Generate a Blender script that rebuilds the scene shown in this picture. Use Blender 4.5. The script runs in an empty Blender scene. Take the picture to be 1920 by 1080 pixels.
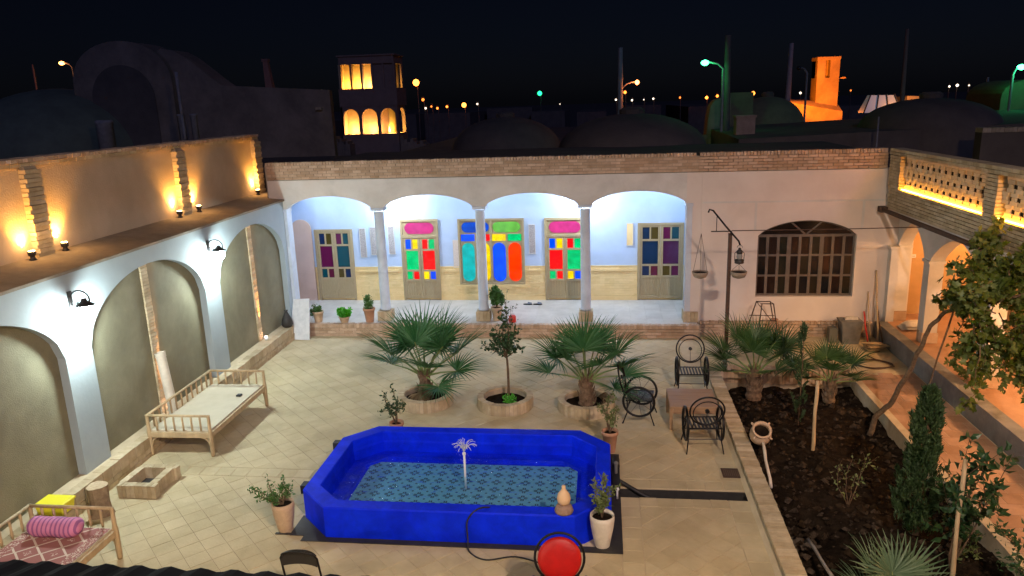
import bpy, math, random
from mathutils import Vector, Matrix, Euler
R = math.radians
PI = math.pi
rnd = random.Random(7)

# ------------------------------------------------------------------ camera, world, added blue fill, exposure
SC = bpy.context.scene
COL = SC.collection
cam_d = bpy.data.cameras.new('camera')
cam = bpy.data.objects.new('camera', cam_d)
COL.objects.link(cam)
SC.camera = cam
cam_d.sensor_width = 36.0
cam_d.lens = 36.0 * 1400 / 1920
cam_d.clip_end = 2000
_r = Vector((0.99260404, 0.11722955, -0.03153492))
_u = Vector((0.00208805, 0.24324168, 0.96996347))
_f = Vector((-0.12137898, 0.9628555, -0.2411979))
cam.matrix_world = Matrix(((_r.x, _u.x, -_f.x, 0), (_r.y, _u.y, -_f.y, 0), (_r.z, _u.z, -_f.z, 5.5), (0, 0, 0, 1)))

world = bpy.data.worlds.new('World')
SC.world = world
world.use_nodes = True
wn = world.node_tree.nodes
wl = world.node_tree.links
sky = wn.new('ShaderNodeTexSky')
sky.sky_type = 'NISHITA'
sky.sun_disc = False
sky.sun_elevation = R(40)
sky.sun_rotation = R(200)
tint = wn.new('ShaderNodeMix')
tint.data_type = 'RGBA'
tint.blend_type = 'MULTIPLY'
tint.inputs[0].default_value = 1
tint.inputs[7].default_value = (.50, .55, 1.0, 1)
wl.new(sky.outputs[0], tint.inputs[6])
wl.new(tint.outputs[2], wn['Background'].inputs[0])
wn['Background'].inputs[1].default_value = 0.00030

navy_fill_d = bpy.data.lights.new('navy_fill', 'SUN')  # added blue fill from the camera side, lifts the dark town towards navy
navy_fill_d.energy = 0.10
navy_fill_d.angle = R(10)
navy_fill_d.color = (0.28, 0.36, 1.0)
navy_fill = bpy.data.objects.new('navy_fill', navy_fill_d)
COL.objects.link(navy_fill)
navy_fill.rotation_euler = Euler((R(62), 0, R(20)))

SC.view_settings.view_transform = 'Standard'
SC.view_settings.look = 'None'
SC.view_settings.exposure = 1.66
SC.view_settings.gamma = 1.0
SC.view_settings.use_curve_mapping = False
SC.render.engine = 'CYCLES'
SC.cycles.use_denoising = True
SC.cycles.max_bounces = 6
SC.cycles.diffuse_bounces = 4
SC.cycles.glossy_bounces = 3
SC.cycles.transmission_bounces = 4
SC.cycles.transparent_max_bounces = 8
SC.cycles.sample_clamp_indirect = 3.0
SC.cycles.caustics_reflective = False
SC.cycles.caustics_refractive = False

# ------------------------------------------------------------------ helpers
ORG = {}          # build-space origin of each object


class MB:
    def __init__(s):
        s.v = []
        s.f = []

    def hexa(s, p):  # p: 8 points, bottom 4 (ccw) then top 4
        n = len(s.v)
        s.v += [tuple(q) for q in p]
        s.f += [(n+3, n+2, n+1, n), (n+4, n+5, n+6, n+7), (n, n+1, n+5, n+4), (n+1, n+2, n+6, n+5),
                (n+2, n+3, n+7, n+6), (n+3, n, n+4, n+7)]
        return s

    def box(s, x0, x1, y0, y1, z0, z1):
        return s.hexa([(x0, y0, z0), (x1, y0, z0), (x1, y1, z0), (x0, y1, z0),
                       (x0, y0, z1), (x1, y0, z1), (x1, y1, z1), (x0, y1, z1)])

    def mbox(s, M, u0, u1, v0, v1, z0, z1):
        return s.hexa([M(u0, v0, z0), M(u1, v0, z0), M(u1, v1, z0), M(u0, v1, z0),
                       M(u0, v0, z1), M(u1, v0, z1), M(u1, v1, z1), M(u0, v1, z1)])

    def quad(s, a, b, c, d):
        n = len(s.v)
        s.v += [tuple(a), tuple(b), tuple(c), tuple(d)]
        s.f.append((n, n+1, n+2, n+3))
        return s

    def tri(s, a, b, c):
        n = len(s.v)
        s.v += [tuple(a), tuple(b), tuple(c)]
        s.f.append((n, n+1, n+2))
        return s

    def poly(s, pts):
        n = len(s.v)
        s.v += [tuple(p) for p in pts]
        s.f.append(tuple(range(n, n+len(pts))))
        return s

    def prism(s, pts, z0, z1, inset=0.0, ch=0.0):
        n = len(s.v)
        k = len(pts)
        cx = sum(p[0] for p in pts)/k
        cy = sum(p[1] for p in pts)/k
        s.v += [(p[0], p[1], z0) for p in pts]
        if inset:
            s.v += [(p[0], p[1], z1-ch) for p in pts]
            for p in pts:
                d = math.hypot(p[0]-cx, p[1]-cy) or 1
                t = 1-min(.5, inset/d)
                s.v.append((cx+(p[0]-cx)*t, cy+(p[1]-cy)*t, z1))
            L = 2
        else:
            s.v += [(p[0], p[1], z1) for p in pts]
            L = 1
        for l in range(L):
            for i in range(k):
                j = (i+1) % k
                s.f.append((n+l*k+i, n+l*k+j, n+(l+1)*k+j, n+(l+1)*k+i))
        s.f.append(tuple(n+L*k+i for i in range(k)))
        s.f.append(tuple(n+i for i in reversed(range(k))))
        return s

    def tube(s, pts, r, k=8, cap=True, closed=False):
        pts = [Vector(p) for p in pts]
        m = len(pts)
        rr = r if isinstance(r, (list, tuple)) else [r]*m
        n0 = len(s.v)
        prev = None
        for i, p in enumerate(pts):
            if closed:
                t = pts[(i+1) % m]-pts[i-1]
            else:
                t = pts[min(i+1, m-1)]-pts[max(i-1, 0)]
            if t.length < 1e-9:
                t = Vector((0, 0, 1))
            t.normalize()
            if prev is None:
                a = Vector((0, 0, 1)) if abs(t.z) < .9 else Vector((1, 0, 0))
                x = t.cross(a).normalized()
            else:
                x = (prev-t*prev.dot(t))
                x = x.normalized() if x.length > 1e-6 else t.orthogonal().normalized()
            prev = x
            y = t.cross(x)
            for j in range(k):
                c = 2*PI*j/k
                s.v.append(tuple(p+(x*math.cos(c)+y*math.sin(c))*rr[i]))
        rng = m if closed else m-1
        for i in range(rng):
            i2 = (i+1) % m
            for j in range(k):
                j2 = (j+1) % k
                s.f.append((n0+i*k+j, n0+i*k+j2, n0+i2*k+j2, n0+i2*k+j))
        if cap and not closed:
            s.f.append(tuple(n0+j for j in reversed(range(k))))
            s.f.append(tuple(n0+(m-1)*k+j for j in range(k)))
        return s

    def ring(s, c, ax, R0, r, n=28, k=6, a0=0, a1=2*PI):
        ax = Vector(ax).normalized()
        x = ax.orthogonal().normalized()
        if abs(ax.z) < .999:
            x = Vector((0, 0, 1)).cross(ax).normalized()
        y = ax.cross(x)
        full = abs(a1-a0-2*PI) < 1e-6
        pts = []
        for i in range(n if full else n+1):
            a = a0+(a1-a0)*i/n
            pts.append(Vector(c)+(x*math.cos(a)+y*math.sin(a))*R0)
        return s.tube(pts, r, k, closed=full)

    def lathe(s, prof, c=(0, 0, 0), n=20, cap=True):
        n0 = len(s.v)
        for (r, z) in prof:
            for j in range(n):
                a = 2*PI*j/n
                s.v.append((c[0]+r*math.cos(a), c[1]+r*math.sin(a), c[2]+z))
        for i in range(len(prof)-1):
            for j in range(n):
                j2 = (j+1) % n
                s.f.append((n0+i*n+j, n0+i*n+j2, n0+(i+1)*n+j2, n0+(i+1)*n+j))
        if cap:
            s.f.append(tuple(n0+j for j in reversed(range(n))))
            s.f.append(tuple(n0+(len(prof)-1)*n+j for j in range(n)))
        return s

    def bounds(s):
        lo = [min(p[i] for p in s.v) for i in range(3)]
        hi = [max(p[i] for p in s.v) for i in range(3)]
        return lo, hi

    def mesh(s, name, m, smooth=False, org=(0, 0, 0)):
        me = bpy.data.meshes.new(name)
        me.from_pydata([(p[0]-org[0], p[1]-org[1], p[2]-org[2]) for p in s.v], [], s.f)
        me.materials.append(m)
        if smooth:
            me.polygons.foreach_set('use_smooth', [True]*len(me.polygons))
        me.update()
        return me


def link(name, data, parent=None):
    o = bpy.data.objects.new(name, data)
    COL.objects.link(o)
    if parent is not None:
        o.parent = parent
    return o


def obj(name, mb, m, parent=None, smooth=False, kind=None, label=None, cat=None, group=None, org=None):
    lo, hi = mb.bounds()
    if org is None:
        org = Vector(((lo[0]+hi[0])/2, (lo[1]+hi[1])/2, lo[2]))
    org = Vector(org)
    o = link(name, mb.mesh(name, m, smooth, org), parent)
    ORG[o] = org
    o.location = org-(ORG[parent] if parent is not None else Vector((0, 0, 0)))
    return tag(o, label, cat, group, kind)


def tag(o, label=None, cat=None, group=None, kind=None):
    if label:
        o['label'] = label
    if cat:
        o['category'] = cat
    if group:
        o['group'] = group
    if kind:
        o['kind'] = kind
    return o


def thing(name, label, cat, loc=(0, 0, 0), rz=None, group=None, kind=None):
    """rz None: children are given in world space; else in local space."""
    o = link(name, None)
    o.empty_display_size = .2
    o.location = loc
    ORG[o] = Vector(loc)
    if rz is not None:
        o.rotation_euler = (0, 0, rz)
        ORG[o] = Vector((0, 0, 0))
    return tag(o, label, cat, group, kind)


def piece(name, me, parent, loc, rot=(0, 0, 0), scale=(1, 1, 1)):
    o = link(name, me, parent)
    o.location = Vector(loc)-ORG[parent]
    ORG[o] = Vector(loc)
    o.rotation_euler = rot
    o.scale = scale
    return o


def copy_tree(o, parent=None):
    c = o.copy()
    COL.objects.link(c)
    c.parent = parent
    ORG[c] = ORG[o].copy()
    for ch in o.children:
        copy_tree(ch, c)
    return c


def lamp(name, typ, loc, energy, color, parent=None, size=.05, target=None, cone=60, blend=.5):
    d = bpy.data.lights.new(name, typ)
    d.energy = energy
    d.color = color
    d.shadow_soft_size = size
    o = link(name, d, parent)
    o.location = Vector(loc)-(ORG[parent] if parent is not None else Vector((0, 0, 0)))
    if typ == 'SPOT':
        d.spot_size = R(cone)
        d.spot_blend = blend
    if target is not None:
        o.rotation_euler = (Vector(target)-Vector(loc)).to_track_quat('-Z', 'Y').to_euler()
    return o


# ------------------------------------------------------------------ materials
MATS = {}


def mat(name, col, col2=None, rough=.8, ns=6.0, bump=0.0, bs=40.0, metal=0.0, pv=0.0, spec=.4, detail=4.0, local=False, stretch=None, stain=None):
    if name in MATS:
        return MATS[name]
    m = bpy.data.materials.new(name)
    m.use_nodes = True
    nt = m.node_tree
    N, L = nt.nodes, nt.links
    b = N['Principled BSDF']
    b.inputs['Roughness'].default_value = rough
    b.inputs['Metallic'].default_value = metal
    b.inputs['Specular IOR Level'].default_value = spec
    c1 = (*col, 1)
    if local:
        src = N.new('ShaderNodeTexCoord').outputs['Object']
    else:
        src = N.new('ShaderNodeNewGeometry').outputs['Position']
    if stretch:
        mp = N.new('ShaderNodeMapping')
        mp.inputs['Scale'].default_value = stretch
        L.new(src, mp.inputs[0])
        src = mp.outputs[0]
    cur = None
    if col2 is not None:
        nz = N.new('ShaderNodeTexNoise')
        nz.inputs['Scale'].default_value = ns
        nz.inputs['Detail'].default_value = detail
        nz.inputs['Roughness'].default_value = .62
        L.new(src, nz.inputs['Vector'])
        rp = N.new('ShaderNodeValToRGB')
        rp.color_ramp.elements[0].position = .34
        rp.color_ramp.elements[1].position = .66
        rp.color_ramp.elements[0].color = c1
        rp.color_ramp.elements[1].color = (*col2, 1)
        L.new(nz.outputs[0], rp.inputs[0])
        cur = rp.outputs[0]
    if pv:
        g = N.new('ShaderNodeNewGeometry')
        oi = N.new('ShaderNodeObjectInfo')
        ad = N.new('ShaderNodeMath')
        ad.operation = 'ADD'
        L.new(g.outputs['Random Per Island'], ad.inputs[0])
        L.new(oi.outputs['Random'], ad.inputs[1])
        fr = N.new('ShaderNodeMath')
        fr.operation = 'FRACT'
        L.new(ad.outputs[0], fr.inputs[0])
        mr = N.new('ShaderNodeMapRange')
        mr.inputs[3].default_value = 1-pv
        mr.inputs[4].default_value = 1+pv
        L.new(fr.outputs[0], mr.inputs[0])
        hs = N.new('ShaderNodeHueSaturation')
        L.new(mr.outputs[0], hs.inputs['Value'])
        mr2 = N.new('ShaderNodeMapRange')
        mr2.inputs[3].default_value = 1+pv*.5
        mr2.inputs[4].default_value = 1-pv*.5
        L.new(fr.outputs[0], mr2.inputs[0])
        L.new(mr2.outputs[0], hs.inputs['Saturation'])
        if cur is not None:
            L.new(cur, hs.inputs['Color'])
        else:
            hs.inputs['Color'].default_value = c1
        cur = hs.outputs[0]
    if stain:
        n3 = N.new('ShaderNodeTexNoise')
        n3.inputs['Scale'].default_value = stain[0]
        n3.inputs['Detail'].default_value = 7
        n3.inputs['Roughness'].default_value = .68
        n3.inputs['Distortion'].default_value = .4
        L.new(src, n3.inputs['Vector'])
        m3 = N.new('ShaderNodeMapRange')
        m3.inputs[1].default_value = .36
        m3.inputs[2].default_value = .62
        m3.inputs[3].default_value = 1-stain[1]
        m3.inputs[4].default_value = 1.0
        L.new(n3.outputs[0], m3.inputs[0])
        h3 = N.new('ShaderNodeHueSaturation')
        L.new(m3.outputs[0], h3.inputs['Value'])
        if cur is not None:
            L.new(cur, h3.inputs['Color'])
        else:
            h3.inputs['Color'].default_value = c1
        cur = h3.outputs[0]
        mr_ = N.new('ShaderNodeMapRange')
        mr_.inputs[3].default_value = min(1, rough+.12)
        mr_.inputs[4].default_value = max(.05, rough-.08)
        L.new(n3.outputs[0], mr_.inputs[0])
        L.new(mr_.outputs[0], b.inputs['Roughness'])
    if cur is not None:
        L.new(cur, b.inputs['Base Color'])
    else:
        b.inputs['Base Color'].default_value = c1
    if bump:
        nb = N.new('ShaderNodeTexNoise')
        nb.inputs['Scale'].default_value = bs
        nb.inputs['Detail'].default_value = 5
        L.new(src, nb.inputs['Vector'])
        bp = N.new('ShaderNodeBump')
        bp.inputs['Strength'].default_value = bump
        bp.inputs['Distance'].default_value = .02
        L.new(nb.outputs[0], bp.inputs['Height'])
        L.new(bp.outputs[0], b.inputs['Normal'])
    MATS[name] = m
    return m


def emis(name, col, strength, base=None, rough=.3):
    if name in MATS:
        return MATS[name]
    m = bpy.data.materials.new(name)
    m.use_nodes = True
    b = m.node_tree.nodes['Principled BSDF']
    b.inputs['Base Color'].default_value = (*(base or col), 1)
    b.inputs['Roughness'].default_value = rough
    b.inputs['Emission Color'].default_value = (*col, 1)
    b.inputs['Emission Strength'].default_value = strength
    MATS[name] = m
    return m


def leafmat(name, c1, c2, pv=.25, trans=.25, rough=.5):
    m = mat(name, c1, c2, rough=rough, ns=5, pv=pv, spec=.35)
    nt = m.node_tree
    N, L = nt.nodes, nt.links
    b = N['Principled BSDF']
    tr = N.new('ShaderNodeBsdfTranslucent')
    lk = b.inputs['Base Color'].links[0].from_socket
    L.new(lk, tr.inputs[0])
    mx = N.new('ShaderNodeMixShader')
    mx.inputs[0].default_value = trans
    L.new(b.outputs[0], mx.inputs[1])
    L.new(tr.outputs[0], mx.inputs[2])
    L.new(mx.outputs[0], N['Material Output'].inputs[0])
    return m


M_PLASTER = mat('white_plaster', (.66, .635, .59), (.59, .56, .51), .85, ns=1.2, bump=.12, bs=18, stain=(1.3, 0.16))
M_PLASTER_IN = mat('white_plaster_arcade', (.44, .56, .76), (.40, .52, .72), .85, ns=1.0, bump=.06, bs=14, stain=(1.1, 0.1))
M_BLUEWHITE = mat('column_paint', (.56, .62, .70), (.51, .57, .65), .6, ns=3, bump=.04, bs=25, stain=(2.5, 0.14))
M_MUD = mat('mud_straw_plaster', (.25, .215, .165), (.17, .14, .10), .95, ns=2.2, bump=.35, bs=60)
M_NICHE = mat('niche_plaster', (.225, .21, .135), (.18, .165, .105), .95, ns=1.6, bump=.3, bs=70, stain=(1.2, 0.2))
M_BRICK = mat('buff_brick', (.54, .39, .27), (.46, .32, .21), .9, ns=9, bump=.25, bs=60, pv=.18, stain=(2, 0.2))
M_BRICKPALE = mat('pale_brick', (.52, .42, .27), (.43, .34, .21), .9, ns=9, bump=.25, bs=60, pv=.16, stain=(2, 0.2))
M_MORTAR = mat('mortar', (.36, .30, .22), (.28, .23, .17), .95, ns=8, bump=.2, bs=50)
M_CREAM = mat('cream_tile', (.78, .60, .30), (.72, .54, .26), .75, ns=3, bump=.12, bs=30, pv=.05, stain=(1.5, 0.15))
M_PAVER = mat('sandstone_paver', (.56, .465, .285), (.49, .40, .24), .75, ns=2.2, bump=.25, bs=45, pv=.045, stain=(0.8, 0.2))
M_GROUT = mat('grout', (.55, .45, .30), (.45, .36, .24), .95, ns=3, bump=.3, bs=60)
M_STONE = mat('white_stone_floor', (.58, .55, .49), (.51, .48, .42), .45, ns=2.5, bump=.05, bs=20, pv=.05, stain=(1.2, 0.16))
M_PATH = mat('terracotta_path', (.46, .27, .16), (.37, .21, .12), .85, ns=1.6, bump=.3, bs=40, pv=.10, stain=(1.0, 0.28))
M_CONC = mat('grey_concrete', (.24, .23, .21), (.17, .165, .15), .9, ns=4, bump=.35, bs=50, stain=(2, 0.3))
M_SOIL = mat('dark_soil', (.024, .017, .011), (.008, .0055, .004), .98, ns=9, bump=.8, bs=35, spec=.03)
M_CLOD = mat('soil_clod', (.06, .043, .029), (.015, .011, .008), .98, ns=15, bump=.5, bs=60, pv=.4, spec=.03)
M_WOODP = mat('pale_wood', (.50, .37, .21), (.40, .29, .16), .65, ns=14, bump=.15, bs=50, stretch=(1, 1, .2), stain=(5, 0.2))
M_DOOR = mat('door_wood', (.36, .29, .17), (.29, .23, .13), .55, ns=20, bump=.12, bs=60, stretch=(4, 4, .5))
M_BARK = mat('bark', (.16, .105, .06), (.08, .05, .03), .95, ns=22, bump=.8, bs=40)
M_PALMTRUNK = mat('palm_trunk', (.20, .13, .08), (.11, .07, .04), .95, ns=18, bump=.9, bs=45)
M_BLACK = mat('black_iron', (.012, .012, .013), (.02, .018, .017), .42, ns=30, metal=.6, bump=.1, bs=120)
M_DARKMETAL = mat('dark_bracket', (.03, .03, .032), (.05, .045, .04), .5, ns=20, metal=.5)
M_RUST = mat('rusty_iron', (.10, .055, .035), (.06, .04, .03), .8, ns=16, metal=.2, bump=.2)
M_WINFRAME = mat('window_iron', (.14, .112, .092), (.10, .082, .068), .55, ns=10, metal=.15)
M_TERRA = mat('terracotta', (.44, .24, .14), (.36, .19, .11), .8, ns=8, bump=.12, bs=50)
M_TERRAPALE = mat('pale_terracotta', (.58, .42, .28), (.50, .35, .22), .75, ns=7, bump=.1, bs=50, stain=(7, 0.22))
M_CERAM = mat('white_ceramic', (.66, .60, .50), (.60, .54, .44), .4, ns=5, bump=.03, stain=(8, 0.16))
M_POOL = mat('pool_blue', (.001, .018, .80), (.002, .030, .92), .55, ns=2.6, bump=.06, bs=14, spec=.12, stain=(3.0, 0.28))
M_SLATE = mat('dark_slate', (.035, .033, .032), (.02, .019, .018), .6, ns=6, bump=.2)
M_ADOBE = mat('adobe', (.30, .225, .15), (.22, .165, .11), .95, ns=1.1, bump=.5, bs=12, stain=(0.7, 0.3))
M_ADOBEDK = mat('adobe_dark', (.14, .11, .08), (.10, .08, .06), .95, ns=1.1, bump=.5, bs=12)
M_GROUND = mat('desert_ground', (.10, .08, .06), (.07, .055, .04), .95, ns=.2, bump=.3, bs=2)
M_POLE = mat('concrete_pole', (.32, .30, .27), (.24, .22, .20), .9, ns=5)
M_YELLOW = mat('yellow_plastic', (.78, .72, .03), None, .4)
M_RED = mat('red_vinyl', (.45, .004, .004), (.38, .003, .003), .45, ns=5, bump=.25, bs=9, stain=(7, 0.18))
M_REDPL = mat('red_plastic', (.55, .04, .03), None, .4)
M_WHITEPL = mat('white_plastic', (.72, .72, .70), (.65, .66, .65), .5, ns=6)
M_GREYPL = mat('grey_bin', (.17, .165, .15), (.12, .115, .10), .6, ns=8)
M_RUBBER = mat('black_rubber', (.015, .015, .016), None, .6)
M_ORANGEWALL = mat('ochre_plaster', (.50, .30, .13), (.42, .25, .10), .85, ns=2, bump=.1)
M_PINKWALL = mat('pink_plaster', (.62, .46, .38), (.56, .41, .33), .85, ns=2, bump=.06)
M_BROWNWALL = mat('brown_curtain', (.27, .18, .09), (.18, .115, .055), .9, ns=5, stretch=(1, 8, .3), bump=.3, bs=12)

# ------------------------------------------------------------------ placement frames
LX = -7.75


def ML(u, v, z):      # the lamp-lit side wing: u along depth, v into the court
    return (LX-.0194*(u-16)+v, u, z)


FY = 17.43


def MF(u, v, z):      # facade opposite: u to the right, v towards the camera
    return (u, FY-v, z)


def MR(u, v, z):      # the wing with lattice parapet: u depth, v into the court
    return (6.2-v, u, z)


def arch_wall(mb, M, bays, zs, fn, ztop, v0, v1, n=26):
    for a, b in bays:
        pa = None
        for i in range(n+1):
            t = -1+2*i/n
            t = math.copysign(abs(t)**.75, t) if abs(t) < 1 else t
            u = (a+b)/2+t*(b-a)/2
            z = fn(t)
            if pa is not None:
                u0, z0 = pa
                mb.quad(M(u0, v1, z0), M(u, v1, z), M(u, v1, ztop), M(u0, v1, ztop))
                mb.quad(M(u0, v0, z0), M(u0, v0, ztop), M(u, v0, ztop), M(u, v0, z))
                mb.quad(M(u0, v0, z0), M(u, v0, z), M(u, v1, z), M(u0, v1, z0))
                mb.quad(M(u0, v0, ztop), M(u0, v1, ztop), M(u, v1, ztop), M(u, v0, ztop))
            pa = (u, z)


def brick_rows(mb, M, u0, u1, v0, v1, z0, rows, bl=.205, bh=.055, gap=.01, proud=.004):
    for r in range(rows):
        z = z0+r*(bh+gap)
        u = u0-(bl/2 if r % 2 else 0)
        while u < u1:
            a, b = max(u, u0), min(u+bl, u1)
            if b-a > .03:
                j = rnd.uniform(-proud, proud)
                mb.mbox(M, a, b, v0, v1+j, z, z+bh)
            u += bl+gap


def soldier(mb, M, u0, u1, v0, v1, z0, z1, w=.06, gap=.01):
    u = u0
    while u+w <= u1+.001:
        mb.mbox(M, u, u+w, v0, v1+rnd.uniform(-.004, .004), z0+rnd.uniform(-.003, .003), z1+rnd.uniform(-.006, .006))
        u += w+gap


# ================================================================== SETTING
g = MB()
g.quad((-700, -200, -.4), (700, -200, -.4), (700, 1200, -.4), (-700, 1200, -.4))
obj('ground', g, M_GROUND, kind='structure')

# ---- courtyard paving
floor = thing('courtyard_floor', 'beige stone paving of the courtyard laid in diagonal squares', 'paving', (-3, 10, 0), kind='structure')
bed = MB()
bed.box(-8.2, 2.06, 1.5, 9.70, -.3, -.009)
bed.box(-8.2, .22, 9.70, 9.96, -.3, -.009)
bed.box(-8.2, 2.06, 9.96, 17.3, -.3, -.009)
bed.box(2.06, 6.2, 14.76, 17.3, -.3, -.0095)
obj('paving_bed', bed, M_GROUT, floor)
bed = MB()
bed.box(.22, 2.06, 9.69, 9.97, -.34, -.25)
bed.box(.22, 2.06, 9.935, 9.968, -.25, -.016)
obj('channel', bed, M_SLATE, floor)


def clip(poly, x0, x1, y0, y1):
    def cut(p, f):
        out = []
        for i in range(len(p)):
            a, b = p[i], p[(i+1) % len(p)]
            fa, fb = f(a), f(b)
            if fa >= 0:
                out.append(a)
            if (fa >= 0) != (fb >= 0):
                t = fa/(fa-fb)
                out.append((a[0]+(b[0]-a[0])*t, a[1]+(b[1]-a[1])*t))
        return out
    for f in (lambda p: p[0]-x0, lambda p: x1-p[0], lambda p: p[1]-y0, lambda p: y1-p[1]):
        poly = cut(poly, f)
        if len(poly) < 3:
            return []
    return poly


def area(p):
    return abs(sum(p[i][0]*p[(i+1) % len(p)][1]-p[(i+1) % len(p)][0]*p[i][1] for i in range(len(p))))/2


pavers = []
S = .27
dg = S*math.sqrt(2)


def diag_zone(x0, x1, y0, y1, holes=()):
    ny = int((y1-y0)/dg)+3
    nx = int((x1-x0)/dg)+3
    for i in range(-1, nx):
        for j in range(-1, ny*2):
            cx = x0+i*dg+(dg/2 if j % 2 else 0)
            cy = y0+j*dg/2
            h = dg/2-.0038
            p = [(cx-h, cy), (cx, cy-h), (cx+h, cy), (cx, cy+h)]
            q = clip(p, x0, x1, y0, y1)
            if len(q) < 3 or area(q) < .004:
                continue
            if any(a < cx < b and c < cy < d for a, b, c, d in holes):
                continue
            pavers.append(q)


def strip(x0, x1, y0, y1, n, along):
    for i in range(n):
        if along == 'x':
            a = x0+(x1-x0)*i/n+.004
            b = x0+(x1-x0)*(i+1)/n-.004
            pavers.append([(a, y0), (b, y0), (b, y1), (a, y1)])
        else:
            a = y0+(y1-y0)*i/n+.004
            b = y0+(y1-y0)*(i+1)/n-.004
            pavers.append([(x0, a), (x1, a), (x1, b), (x0, b)])


pool_hole = (-4.1, .02, 8.5, 10.85)
diag_zone(-7.6, 1.72, 9.97+.27, 16.75, [pool_hole])
strip(-7.6, 1.72, 9.975, 10.23, 36, 'x')
strip(.5, 1.72, 9.47, 9.70, 5, 'x')
diag_zone(-7.6, .22, 4.2, 9.96, [pool_hole])
diag_zone(.5, 1.72, 4.2, 9.46)
strip(.23, .49, 4.2, 9.70, 21, 'y')
strip(1.73, 2.04, 4.2, 9.70, 19, 'y')
strip(1.73, 2.04, 9.975, 14.7, 17, 'y')
strip(-7.6, 1.72, 16.76, 17.06, 32, 'x')
diag_zone(2.06, 6.15, 14.78, 17.2)
# pavers hidden by the pool body are left out
pavers = [p for p in pavers if not (-3.9 < sum(q[0] for q in p)/len(p) < -.1 and 8.6 < sum(q[1] for q in p)/len(p) < 10.8)]


def inview(c):
    d = Vector((c[0], c[1], -5.5))
    zz = d.dot(_f)
    return zz > 0 and abs(d.dot(_r)/zz) < .70 and abs(d.dot(_u)/zz) < .40


def dist(p):
    c = (sum(q[0] for q in p)/len(p), sum(q[1] for q in p)/len(p))
    d = math.hypot(c[0], c[1])
    return d if inview(c) and area(p) > .03 else d+100


pavers.sort(key=dist)
sq_mesh = {}
for p in pavers[:290]:
    mb = MB()
    mb.prism(p, -.03, rnd.uniform(-.002, .0015), .004, .0018)
    obj('paver', mb, M_PAVER, floor)
mb = MB()
for p in pavers[290:]:
    mb.prism(p, -.03, rnd.uniform(-.002, .0015), .004, .0018)
obj('paver_field', mb, M_PAVER, floor, kind='stuff')

# ---- garden soil, path, raised walk
soil = MB()
nx, ny = 50, 190
vi = []
import mathutils
for j in range(ny+1):
    for i in range(nx+1):
        x = 2.28+(4.86-2.28)*i/nx
        y = 4.5+(14.55-4.5)*j/ny
        p = Vector((x, y, 0))
        h = -.20+.11*mathutils.noise.noise(p*1.1)+.06*mathutils.noise.noise(p*3.1)+.035*mathutils.noise.noise(p*8)+.02*mathutils.noise.noise(p*17)
        h -= .22*math.exp(-((x-2.75)/.45)**2-((y-9.25)/.3)**2)
        h -= .10*math.exp(-((x-2.4)/.15)**2)
        soil.v.append((x, y, h))
for j in range(ny):
    for i in range(nx):
        a = j*(nx+1)+i
        soil.f.append((a, a+1, a+nx+2, a+nx+1))
obj('garden_soil', soil, M_SOIL, smooth=True, kind='structure')
cl = MB()
for k in range(1700):
    x, y = rnd.uniform(2.35, 4.8), rnd.uniform(6.5, 14.4)
    s = rnd.choice([.012, .016, .02, .03, .045, .06])*rnd.uniform(.7, 1.3)
    p = Vector((x, y, 0))
    z = -.20+.11*mathutils.noise.noise(p*1.1)+.06*mathutils.noise.noise(p*3.1)+s*.2
    q = [Vector((rnd.uniform(-1, 1), rnd.uniform(-1, 1), rnd.uniform(-.8, .8))).normalized()*s*rnd.uniform(.7, 1.2) for _ in range(6)]
    pts = [p+Vector((0, 0, z))+Vector(d) for d in ((s, 0, 0), (0, s, 0), (-s, 0, 0), (0, -s, 0), (0, 0, s*.8), (0, 0, -s*.6))]
    pts = [a+b*.35 for a, b in zip(pts, q)]
    n = len(cl.v)
    cl.v += [tuple(a) for a in pts]
    for a, b in ((0, 1), (1, 2), (2, 3), (3, 0)):
        cl.f += [(n+a, n+b, n+4), (n+b, n+a, n+5)]
obj('soil_clods', cl, M_CLOD, kind='stuff', label='loose dark clods of earth scattered over the garden bed', cat='soil')

path = thing('garden_path', 'orange brown tiled path between garden bed and grey kerb', 'path', (5.5, 10, 0), kind='structure')
mb = MB()
mb.box(4.98, 6.17, 3.5, 14.755, -.3, -.006)
obj('path_bed', mb, M_GROUT, path)
mb = MB()
y = 3.6
r = 0
while y < 14.6:
    x = 5.0-(.15 if r % 2 else 0)
    while x < 6.15:
        a, b = max(x, 5.0), min(x+.29, 6.15)
        if b-a > .05:
            mb.prism([(a, y), (b, y), (b, y+.29), (a, y+.29)], -.02, rnd.uniform(-.002, .002), .008, .003)
        x += .297
    y += .297
    r += 1
obj('path_tile', mb, M_PATH, path, kind='stuff')

walk = thing('raised_walk', 'grey concrete kerb and raised terracotta floor under the lattice parapet', 'walkway', (7.5, 11, 0), kind='structure')
mb = MB()
mb.box(6.18, 6.42, 3, 17.28, -.3, .38)
obj('kerb', mb, M_CONC, walk)
mb = MB()
mb.box(6.42, 9.4, 3, 18.3, -.3, .374)
obj('walk_floor', mb, M_PATH, walk)

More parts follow.
